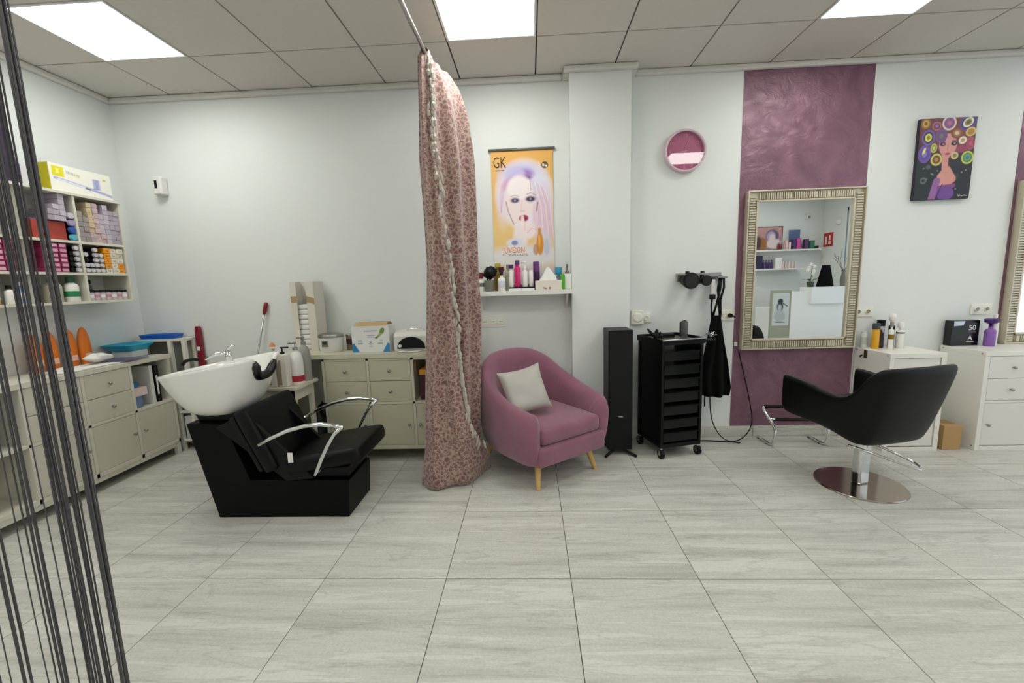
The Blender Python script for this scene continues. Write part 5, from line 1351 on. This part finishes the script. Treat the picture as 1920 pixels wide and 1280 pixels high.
build('hook_ball', MB().tube([(2.697, 3.52, .715), (2.685, 3.52, .712), (2.684, 3.52, .7)], .006, 8), M_blkp, c1, smooth=True)
for y in (3.275, 3.58):
    build('screw', MB().cyl((2.7005, y, .752), (2.698, y, .752), .006, n=10), M_steel, c1)
c2 = thing('drawer_unit', 'low white unit with drawers and doors under the edge mirror', 'cabinet', (3.77, 3.43, 0))
X0, X1 = 3.385, 4.155; xm = (X0+X1)/2
b2 = MB().box(X0, X0+.035, 3.25, 3.606, 0, .735).box(X1-.035, X1, 3.25, 3.606, 0, .735).box(xm-.01, xm+.01, 3.25, 3.606, .03, .735).box(X0+.035, X1-.035, 3.25, 3.606, 0, .035).box(X0+.035, X1-.035, 3.25, 3.606, .375, .392).box(X0+.035, X1-.035, 3.595, 3.606, .035, .735)
build('carcass', b2, M_cw, c2, bevel=.0015, seg=1)
build('top_panel', MB().box(X0, X1, 3.25, 3.606, .735, .77), M_cw, c2, bevel=.002)
for a, b_ in ((X0+.038, xm-.012), (xm+.012, X1-.038)):
    for z0, z1 in ((.566, .732), (.395, .562)):
        d = build('drawer', MB().box(a, b_, 3.252, 3.5, z0, z1), M_cwf, c2, bevel=.0015, seg=1)
        build('knob', knob_mb(((a+b_)/2, 3.252, (z0+z1)/2), (0, -1, 0)), M_steel, d, smooth=True)
    d = build('door', MB().box(a, b_, 3.252, 3.27, .04, .372), M_cwf, c2, bevel=.0015, seg=1)
    build('knob', knob_mb((a+.03, 3.252, .205), (0, -1, 0)), M_steel, d, smooth=True)
for y, z in ((3.275, .752), (3.58, .752), (3.275, .03)):
    build('screw', MB().cyl((X0+.0005, y, z), (X0-.002, y, z), .006, n=10), M_steel, c2)
t = thing('cardboard_box', 'small brown cardboard box on the floor between the white cabinets', 'box', (3.23, 3.345, .001))
M_kr = mat('brown_cardboard', (178, 142, 96), .75)
build('carton', MB().box(3.165, 3.30, 3.27, 3.42, 0.001, .188), M_kr, t, bevel=.002)
build('flap', MB().box(3.166, 3.299, 3.271, 3.344, .1885, .192), M_kr, t)
build('flap', MB().box(3.166, 3.299, 3.346, 3.419, .1885, .192), M_kr, t)
build('tape', MB().box(3.164, 3.301, 3.33, 3.36, .192, .1926), mat('clear_brown_tape', (150, 116, 74), .3), t)
# things on the narrow cabinet
ZK = .7705
bottle('product_bottle', 'clear bottle with a grey label at the mirror end of the cabinet', 'bottle', (2.725, 3.55, ZK), simple_prof(.024, .135, .9, .02), mat('frosted_clear', (206, 210, 206), .25), lbl=(.03, .09, .0243), Ml=mat('pale_grey_label', (176, 180, 176), .5))
bottle('product_bottle', 'amber-yellow bottle with a dark grey cap on the narrow cabinet', 'bottle', (2.775, 3.5, ZK), simple_prof(.026, .16, .9, .02), mat('amber_yellow', (222, 164, 36), .3), [(.026, .16), (.026, .205)], mat('charcoal_cap', (62, 66, 74), .4))
bottle('product_bottle', 'dark plum bottle in a clear shell on the narrow cabinet', 'bottle', (2.83, 3.52, ZK), simple_prof(.022, .15), mat('dark_plum', (52, 30, 48), .3))
bottle('product_bottle', 'grey bottle with a black cap on the narrow cabinet', 'bottle', (2.865, 3.57, ZK), simple_prof(.028, .175, .9, .02), mat('pale_grey_bottle', (190, 190, 194), .35), [(.028, .175), (.028, .225)], M_blkp)
bottle('serum_bottle', 'slim white bottle with a gold band on the narrow cabinet', 'bottle', (2.862, 3.46, ZK), simple_prof(.018, .18), M_paper, [(.012, .18), (.012, .215)], mat('grey_cap2', (150, 146, 144), .4), lbl=(.08, .12, .0184), Ml=mat('gold_band', (150, 116, 40), .3, .5))
bottle('spray_bottle', 'black spray bottle with a white head on the narrow cabinet', 'bottle', (2.92, 3.53, ZK), simple_prof(.021, .21), M_blkp, [(.012, .21), (.02, .225), (.026, .25), (.02, .275), (.01, .28)], M_paper)
bottle('foam_bottle', 'white bottle with black print on the narrow cabinet', 'bottle', (2.965, 3.5, ZK), simple_prof(.027, .165), M_paper, [(.02, .165), (.022, .2), (.018, .21)], M_paper, lbl=(.12, .13, .0274), Ml=M_blkp)
# things on the drawer unit
t = thing('product_carton', 'black carton printed with 50 on the low white unit', 'carton', (3.5, 3.56, ZK))
build('carton', MB().box(3.40, 3.615, 3.545, 3.605, ZK, ZK+.205), mat('gloss_black_card', (10, 10, 14), .2), t, bevel=.002)
build('window', MB().prism([(3.415, ZK+.2), (3.5, ZK+.2), (3.488, ZK+.165), (3.415, ZK+.16)], 'y', 3.5435, 3.5455), mat('silver_foil', (196, 198, 200), .15, .8), t)
build('lettering', text_mb('50', .058, (3.56, 3.5445, ZK+.125), '-y', .0006), M_paper, t, label='white number 50')
build('lettering', text_mb('A', .052, (3.55, 3.5445, ZK+.045), '-y', .0006), M_paper, t, label='white letter A')
build('lettering', MB().box(3.522, 3.58, 3.544, 3.5452, ZK+.03, ZK+.034), M_paper, t)
build('lettering', MB().box(3.532, 3.59, 3.544, 3.5452, ZK+.108, ZK+.112), mat('grey_print', None), t)
bottle('spray_bottle', 'lilac spray bottle with a purple trigger beside the black carton', 'bottle', (3.655, 3.5, ZK), simple_prof(.034, .155), mat('lilac_bottle', (138, 96, 176), .3), [(.012, .155), (.014, .175), (.04, .19), (.042, .215), (.03, .22)], mat('deep_purple', (66, 30, 110), .35))
bottle('product_bottle', 'tall white bottle at the edge of the low white unit', 'bottle', (3.71, 3.53, ZK), simple_prof(.026, .22), M_paper, [(.014, .22), (.014, .25)], M_paper)
# ================================================================== STYLING CHAIR
ch = thing('styling_chair', 'black leather styling chair on a round steel base', 'salon chair', (2.14, 2.725, 0), R(194))
half = [(.322, -.325, .70), (.325, -.315, .702), (.328, -.27, .70), (.328, -.15, .684), (.324, -.02, .652), (.318, .09, .648), (.308, .165, .70), (.298, .22, .79), (.28, .275, .838), (.24, .318, .85), (.13, .342, .855), (0, .348, .856)]
ctrl = half+[(-x, y, h) for x, y, h in half[-2::-1]]
path = cr(ctrl, 3)
def chair_shell(path, th=.062):
    mb = MB(); K = len(path); under = []
    for i, p in enumerate(path):
        a = path[max(i-1, 0)]; b_ = path[min(i+1, K-1)]
        t_ = Vector((b_.x-a.x, b_.y-a.y, 0)).normalized(); nrm = Vector((t_.y, -t_.x, 0))
        if nrm.dot(Vector((p.x, p.y, 0))) < 0: nrm = -nrm
        q = abs(2*i/(K-1)-1)
        zb = .352+.128*min(1, max(0, (q-.40)/.60))**1.25
        h = p.z
        top = Vector((p.x, p.y, 0)); ky = .60 if p.y > 0 else 1
        bot = Vector((p.x*.80 if p.y > -.1 else p.x*(.80+.2*min(1, (-.1-p.y)/.2)), p.y*ky, 0))
        def at(t, inn=0):
            e_ = t**.8
            v = bot.lerp(top, e_)-nrm*inn; return (v.x, v.y, zb+(h-zb)*t)
        rows = [at(0, .06), at(0, .014), at(.035), at(.25), at(.5), at(.75), at(.93), at(.985, .012), at(1.0, th/2), at(.985, th-.012), at(.93, th), at(.5, th), at(.12, th)]
        mb.v += rows
    n = len(mb.v)//K
    for i in range(K-1):
        for j in range(n): mb.f.append((i*n+j, i*n+(j+1) % n, (i+1)*n+(j+1) % n, (i+1)*n+j))
    for e_ in (0, K-1): mb.f.append(tuple(e_*n+j for j in range(n)))
    pan = MB()
    for i in range(K//2):
        v0 = Vector(mb.v[i*n]); v1 = Vector(mb.v[(K-1-i)*n])
        for k in range(9):
            w = k/8; q = v0.lerp(v1, w); q.z += .006-.012*math.sin(math.pi*w); pan.v.append(tuple(q))
    for i in range(K//2-1):
        for k in range(8): pan.f.append((i*9+k, i*9+k+1, (i+1)*9+k+1, (i+1)*9+k))
    return mb, pan
shell_mb, pan_mb = chair_shell(path)
build('shell', shell_mb, M_blk, ch, world=False, sub=1)
build('underside', pan_mb, M_blk, ch, world=False, smooth=True, solid=.008)
build('seat', cushion(-.25, .25, -.25, .14, .46, .55, .035), M_blk, ch, world=False, sub=1)
build('seat_pan', MB().box(-.1, .1, -.1, .1, .335, .357), M_blkp, ch, world=False, bevel=.006)
M_inox = mat('polished_inox', (178, 168, 158), .14, 1)
build('base_plate', MB().lathe([(.247, 0), (.25, .004), (.247, .010), (.05, .013)], (0, 0, 0), 72), M_inox, ch, world=False, autos=40)
build('column', MB().box(-.042, .042, -.03, .03, .012, .30), M_chrome, ch, world=False, bevel=.014, seg=4)
build('column_sleeve', MB().cyl((0, 0, .25), (0, 0, .337), .036, n=24), M_chrome, ch, world=False, autos=40)
lv = [Vector(p) for p in ((1.97, 2.62, .315), (2.03, 2.575, .30), (2.29, 2.52, .205), (2.335, 2.525, .195), (2.36, 2.57, .20), (2.335, 2.62, .22), (2.17, 2.70, .30))]
RC = (Matrix.Translation((2.14, 2.725, 0)) @ Matrix.Rotation(R(194), 4, 'Z')).inverted()
build('pump_lever', MB().tube([tuple(RC @ p) for p in cr([tuple(p) for p in lv], 4)], .0075, 8), M_chrome, ch, world=False, smooth=True)
# ================================================================== FOOTREST
fr_ = thing('footrest', 'chrome floor footrest with black bars under the mirror', 'footrest', (2.14, 3.48, 0))
for dx in (0, .418):
    pts = [(1.932+dx, 3.585, .012), (1.932+dx, 3.42, .012), (1.934+dx, 3.385, .016), (1.945+dx, 3.37, .04), (1.955+dx, 3.37, .12), (1.95+dx, 3.39, .17), (1.91+dx, 3.45, .265), (1.90+dx, 3.465, .295), (1.912+dx, 3.47, .308)]
    if dx: pts = pts[:6]+[(1.93+dx, 3.41, .21)]
    s_ = build('side_tube', MB().tube(cr(pts, 3), .012, 10), M_chrome, fr_, smooth=True)
    for y in (3.43, 3.56): build('rubber_pad', MB().box(1.92+dx, 1.944+dx, y-.008, y+.008, 0, .006), M_blkp, s_)
build('top_bar', MB().cyl((1.912, 3.47, .308), (2.36, 3.47, .302), .014, n=12), M_blkp, fr_, smooth=True)
build('lower_bar', MB().cyl((1.955, 3.43, .212), (2.36, 3.41, .208), .013, n=12), M_blkp, fr_, smooth=True)
build('bar_end', MB().cyl((1.93, 3.43, .214), (1.985, 3.43, .213), .0135, n=12), M_chrome, fr_, smooth=True)

# ================================================================== STRING CURTAIN NEAR THE CAMERA
scn = thing('string_curtain', 'dark grey string curtain hanging in gathered strands', 'string curtain', (-1.38, 1.0, 0))
M_str = mat('dark_grey_string', (82, 79, 84), .5, spec=.5, bump=.5, bscale=700)
build('header', MB().box(-1.75, -1.14, .985, 1.015, ZC-.03, ZC-.001), M_white, scn)
rr = random.Random(17)
cols = []
def bundle(xa, xb, n, w=.0021):
    for i in range(n):
        cols.append((xa+(xb-xa)*(i+.5)/n+rr.uniform(-.0012, .0012), w))
# bottom-row pixel columns turned into X on the curtain's plane (Y = 1)
def bx(px): return on_y(px, 1280, 1.0).x
bundle(bx(229), bx(243), 8); bundle(bx(191), bx(211), 9); bundle(bx(168), bx(189), 10)
cols.append((bx(146), .0016)); cols.append((bx(214), .0014)); bundle(bx(118), bx(126), 4); bundle(bx(107), bx(112), 3); cols.append((bx(88), .0016))
bundle(bx(54), bx(61), 4); bundle(bx(46), bx(50), 2); cols.append((bx(30), .0016)); bundle(bx(-4), bx(6), 4); bundle(bx(-40), bx(-18), 8); bundle(bx(-90), bx(-60), 10)
for k, (x, w_) in enumerate(cols):
    y = 1.0+rr.uniform(-.009, .009); ph = rr.uniform(0, 6); amp = rr.uniform(.0005, .002)
    pts = [(x+amp*math.sin(ph+i*1.3), y, .006+(ZC-.036)*i/14) for i in range(15)]
    build('strand', MB().tube(pts, w_, 5), M_str, scn)

# ================================================================== THE SIDE OF THE SHOP SEEN IN THE MIRROR
YW = YF
for k, (x0, x1, z) in enumerate(((4.55, 5.95, 1.885), (4.55, 5.62, 1.505))):
    s_ = thing('wall_shelf', ('upper white display shelf on the wall facing the mirror', 'lower white display shelf on the wall facing the mirror')[k], 'shelf', ((x0+x1)/2, YW+.12, z-.03))
    build('board', MB().box(x0, x1, YW+.001, YW+.24, z-.03, z), M_white, s_, bevel=.002)
    build('bracket', MB().box(x0+.2, x0+.22, YW+.001, YW+.2, z-.045, z-.03).box(x1-.22, x1-.2, YW+.001, YW+.2, z-.045, z-.03), M_white, s_)
t = thing('framed_print', 'framed print of a curly-haired woman on the upper display shelf', 'picture', (4.98, YW+.06, 1.886))
build('frame', MB().box(4.70, 5.27, YW+.03, YW+.055, 1.886, 2.37), mat('maroon_frame', (90, 46, 44), .5), t, bevel=.003)
L = [('g', (0, 1), (206, 160, 150), 0, .7), ('e', (.20, .28, .13, .13), (96, 84, 120), .03, 1), ('e', (.22, .27, .09, .10), (176, 160, 200), .03, 1), ('e', (.20, .24, .055, .075), (226, 200, 196), .02, 1), ('e', (.16, .12, .16, .1), (216, 200, 204), .04, 1), ('e', (.40, .12, .1, .13), (150, 100, 40), .03, 1), ('e', (.48, .14, .06, .14), (70, 40, 50), .03, 1), ('e', (.05, .05, .05, .08), (120, 30, 40), .03, 1)]
printed('sheet', (5.255, YW+.0565, 1.9), (-1, 0, 0), (0, 0, 1), .54, .455, 50, 42, L, (150, 110, 120), t)
def refl_box(nm, lab, x0, x1, z0, h, col, d=.08, cat='box', y0=None):
    yy = YW+.08 if y0 is None else y0
    return single(nm, MB().box(x0, x1, yy, yy+d, z0, z0+h), mat('display_'+nm+lab[:14].replace(' ', '_'), col, .45), lab, cat, bevel=.004)
refl_box('gift_box', 'pale pink slim box on the upper display shelf', 5.285, 5.325, 1.886, .19, (230, 190, 190))
refl_box('gift_box', 'cream slim box on the upper display shelf', 5.345, 5.385, 1.886, .15, (226, 206, 200))
refl_box('product_poster', 'blue display card on the upper display shelf', 5.40, 5.62, 1.886, .40, (84, 104, 150), .01, 'card', YW+.04)
refl_box('gift_box', 'hot pink box on the upper display shelf', 5.5, 5.58, 1.886, .22, (206, 70, 150))
refl_box('gift_box', 'dark violet box on the upper display shelf', 5.41, 5.49, 1.886, .2, (60, 40, 90))
refl_box('gift_box', 'purple box on the upper display shelf', 5.66, 5.74, 1.886, .2, (90, 50, 100))
refl_box('gift_box', 'green box on the upper display shelf', 5.76, 5.86, 1.886, .17, (50, 110, 80))
refl_box('gift_box', 'black box on the upper display shelf', 5.88, 5.94, 1.886, .06, (20, 20, 24))
refl_box('gift_box', 'navy blue box on the lower display shelf', 4.66, 4.83, 1.506, .27, (34, 28, 66))
for k in range(4):
    bottle('product_bottle', 'violet bottle in the row on the lower display shelf', 'bottle', (4.87+k*.055, YW+.12, 1.506), simple_prof(.022, .16), mat('violet_bottle', (70, 44, 110), .35), [(.012, .16), (.012, .18)], M_blkp, group='violet bottles on the display shelf')
refl_box('gift_box', 'white box on the lower display shelf', 5.09, 5.22, 1.506, .22, (232, 230, 228))
for k in range(5):
    bottle('cream_jar', 'white and rose jar in the row on the lower display shelf', 'jar', (5.265+k*.065, YW+.12, 1.506), [(.025, 0), (.026, .01), (.026, .07), (.02, .09), (.02, .12+.02*(k % 2)), (.015, .14)], mat('rose_white_jar', (222, 200, 198), .35), group='white jars on the display shelf')
# reception desk
rd = thing('reception_desk', 'white reception desk with a raised counter ledge', 'desk', (5.2, -1.25, 0))
M_desk = mat('white_gloss_desk', (240, 240, 240), .2)
build('side_panel', MB().box(4.53, 4.90, -1.05, -1.02, 0, 1.09), mat('grey_green_panel', (160, 164, 148), .5), rd)
build('front_panel', MB().box(4.90, 5.95, -1.06, -1.0, 0, 1.06), M_desk, rd, bevel=.004)
build('counter_ledge', MB().box(5.22, 6.0, -1.3, -.94, .82, 1.13), M_desk, rd, bevel=.006)
build('worktop', MB().box(4.53, 6.0, -1.55, -1.061, .72, .75), M_desk, rd)
build('end_panel', MB().box(4.53, 4.56, -1.55, -1.051, 0, .72), M_desk, rd)
t = thing('desk_poster', 'black and white portrait poster on the reception desk panel', 'poster', (4.71, -1.01, .4))
L = [('e', (.17, .36, .06, .09), (60, 66, 72), .02, 1), ('e', (.165, .46, .05, .05), (30, 34, 40), .02, 1), ('l', ([(.12, .42), (.04, .37)], .01), (40, 44, 50), .02, 1), ('e', (.175, .34, .035, .06), (190, 194, 196), .02, 1), ('e', (.17, .18, .1, .12), (180, 186, 190), .03, 1), ('r', (.16, .06, .09, .008), (90, 96, 100), .005, 1)]
printed('sheet', (4.875, -1.0175, .42), (-1, 0, 0), (0, 0, 1), .31, .61, 34, 62, L, (206, 210, 208), t)
build('backing', MB().box(4.565, 4.875, -1.0195, -1.018, .42, 1.03), M_paper, t)
t = thing('orchid', 'white orchid in a dark pot on the reception counter', 'plant', (5.3, -1.12, 1.131))
build('pot', MB().lathe([(.05, 0), (.065, .1), (.06, .1)], (0, 0, 0), 18), mat('dark_green_pot', (62, 66, 52), .5), t, world=False, autos=40)
build('stem', MB().tube([(0, 0, .09), (.01, 0, .25), (.0, .02, .38), (-.05, .03, .44)], .005, 6), mat('stem_green', (70, 90, 50), .6), t, world=False, smooth=True)
for k in range(5):
    a = k*72; build('leaf', MB().grid(lambda u, v: ((.02+.13*u)*math.cos(R(a))-(v-.5)*.05*math.sin(math.pi*u)*math.sin(R(a)), (.02+.13*u)*math.sin(R(a))+(v-.5)*.05*math.sin(math.pi*u)*math.cos(R(a)), .1+.05*math.sin(2.4*u)), 8, 4), mat('leaf_green', (56, 82, 44), .5), t, world=False, smooth=True, solid=.003)
for k, (x, z) in enumerate(((.03, .30), (-.06, .36), (.04, .38), (-.02, .42), (-.08, .31), (.02, .24))):
    fl = MB()
    for p_ in range(5):
        a = R(72*p_+k*20); fl.lathe([(.001, -.016), (.014, -.008), (.017, 0), (.014, .008), (.001, .016)], (x+.018*math.cos(a), .03, z+.018*math.sin(a)), 8)
    build('flower', fl, mat('orchid_white', (240, 238, 232), .6), t, world=False, smooth=True)
t = thing('vase', 'clear vase with bare twigs beside a black tunic on the counter', 'vase', (5.88, -1.1, 1.131))
build('vase', MB().lathe([(.04, 0), (.05, .1), (.03, .25), (.04, .3)], (0, 0, 0), 16), M_clr, t, world=False, autos=40)
tw2 = MB(); rr = random.Random(2)
for k in range(9):
    a = rr.uniform(0, 6.28); tw2.tube([(0, 0, .05), (.02*math.cos(a), .02*math.sin(a), .3), (.12*math.cos(a), .08*math.sin(a), .46), (.22*math.cos(a+.3), .12*math.sin(a+.3), .6+rr.uniform(-.1, .1))], .003, 5)
build('twigs', tw2, mat('twig_brown', (92, 84, 72), .8), t, world=False)
single('black_tunic', MB().grid(lambda u, v: (5.60-.02+(.07+.09*(1-v))*math.cos(2*math.pi*u), -1.14+.05*math.sin(2*math.pi*u)*(1.1-v*.4), 1.1315+.40*v), 24, 8, closed_u=True), mat('black_fabric', None), 'black folded tunic standing on the reception counter', 'garment', smooth=True, solid=.004)
t = thing('fire_sign', 'red fire-extinguisher sign on the wall beside the shop window', 'sign', (6.09, -1.9, 1.92))
build('plate', MB().box(6.088, 6.099, -2.03, -1.77, 1.92, 2.19), mat('sign_red', (190, 24, 30), .4), t)
build('pictogram', MB().box(6.0865, 6.0882, -1.98, -1.93, 1.96, 2.12).box(6.0865, 6.0882, -1.88, -1.82, 1.96, 2.02).box(6.0865, 6.0882, -1.87, -1.83, 2.04, 2.14), M_paper, t)
t = thing('emergency_lamp', 'small white dome lamp above the red sign', 'lamp', (6.05, -1.7, 2.33))
build('dome', MB().lathe([(.07, 0), (.065, .03), (.04, .055), (.01, .06)], (0, 0, 0), 20).xf(Matrix.Translation((6.099, -1.62, 2.38)) @ Matrix.Rotation(R(-90), 4, 'Y')), M_white, t, autos=40)
t = thing('alarm_sensor', 'small white motion sensor on the wall facing the mirror', 'sensor', (5.78, YW+.03, 2.5))
build('body', MB().box(5.75, 5.82, YW+.001, YW+.05, 2.5, 2.62), M_white, t, bevel=.01)
build('lens', MB().box(5.765, 5.805, YW+.05, YW+.056, 2.51, 2.56), mat('grey_lens', (130, 130, 130), .3), t)
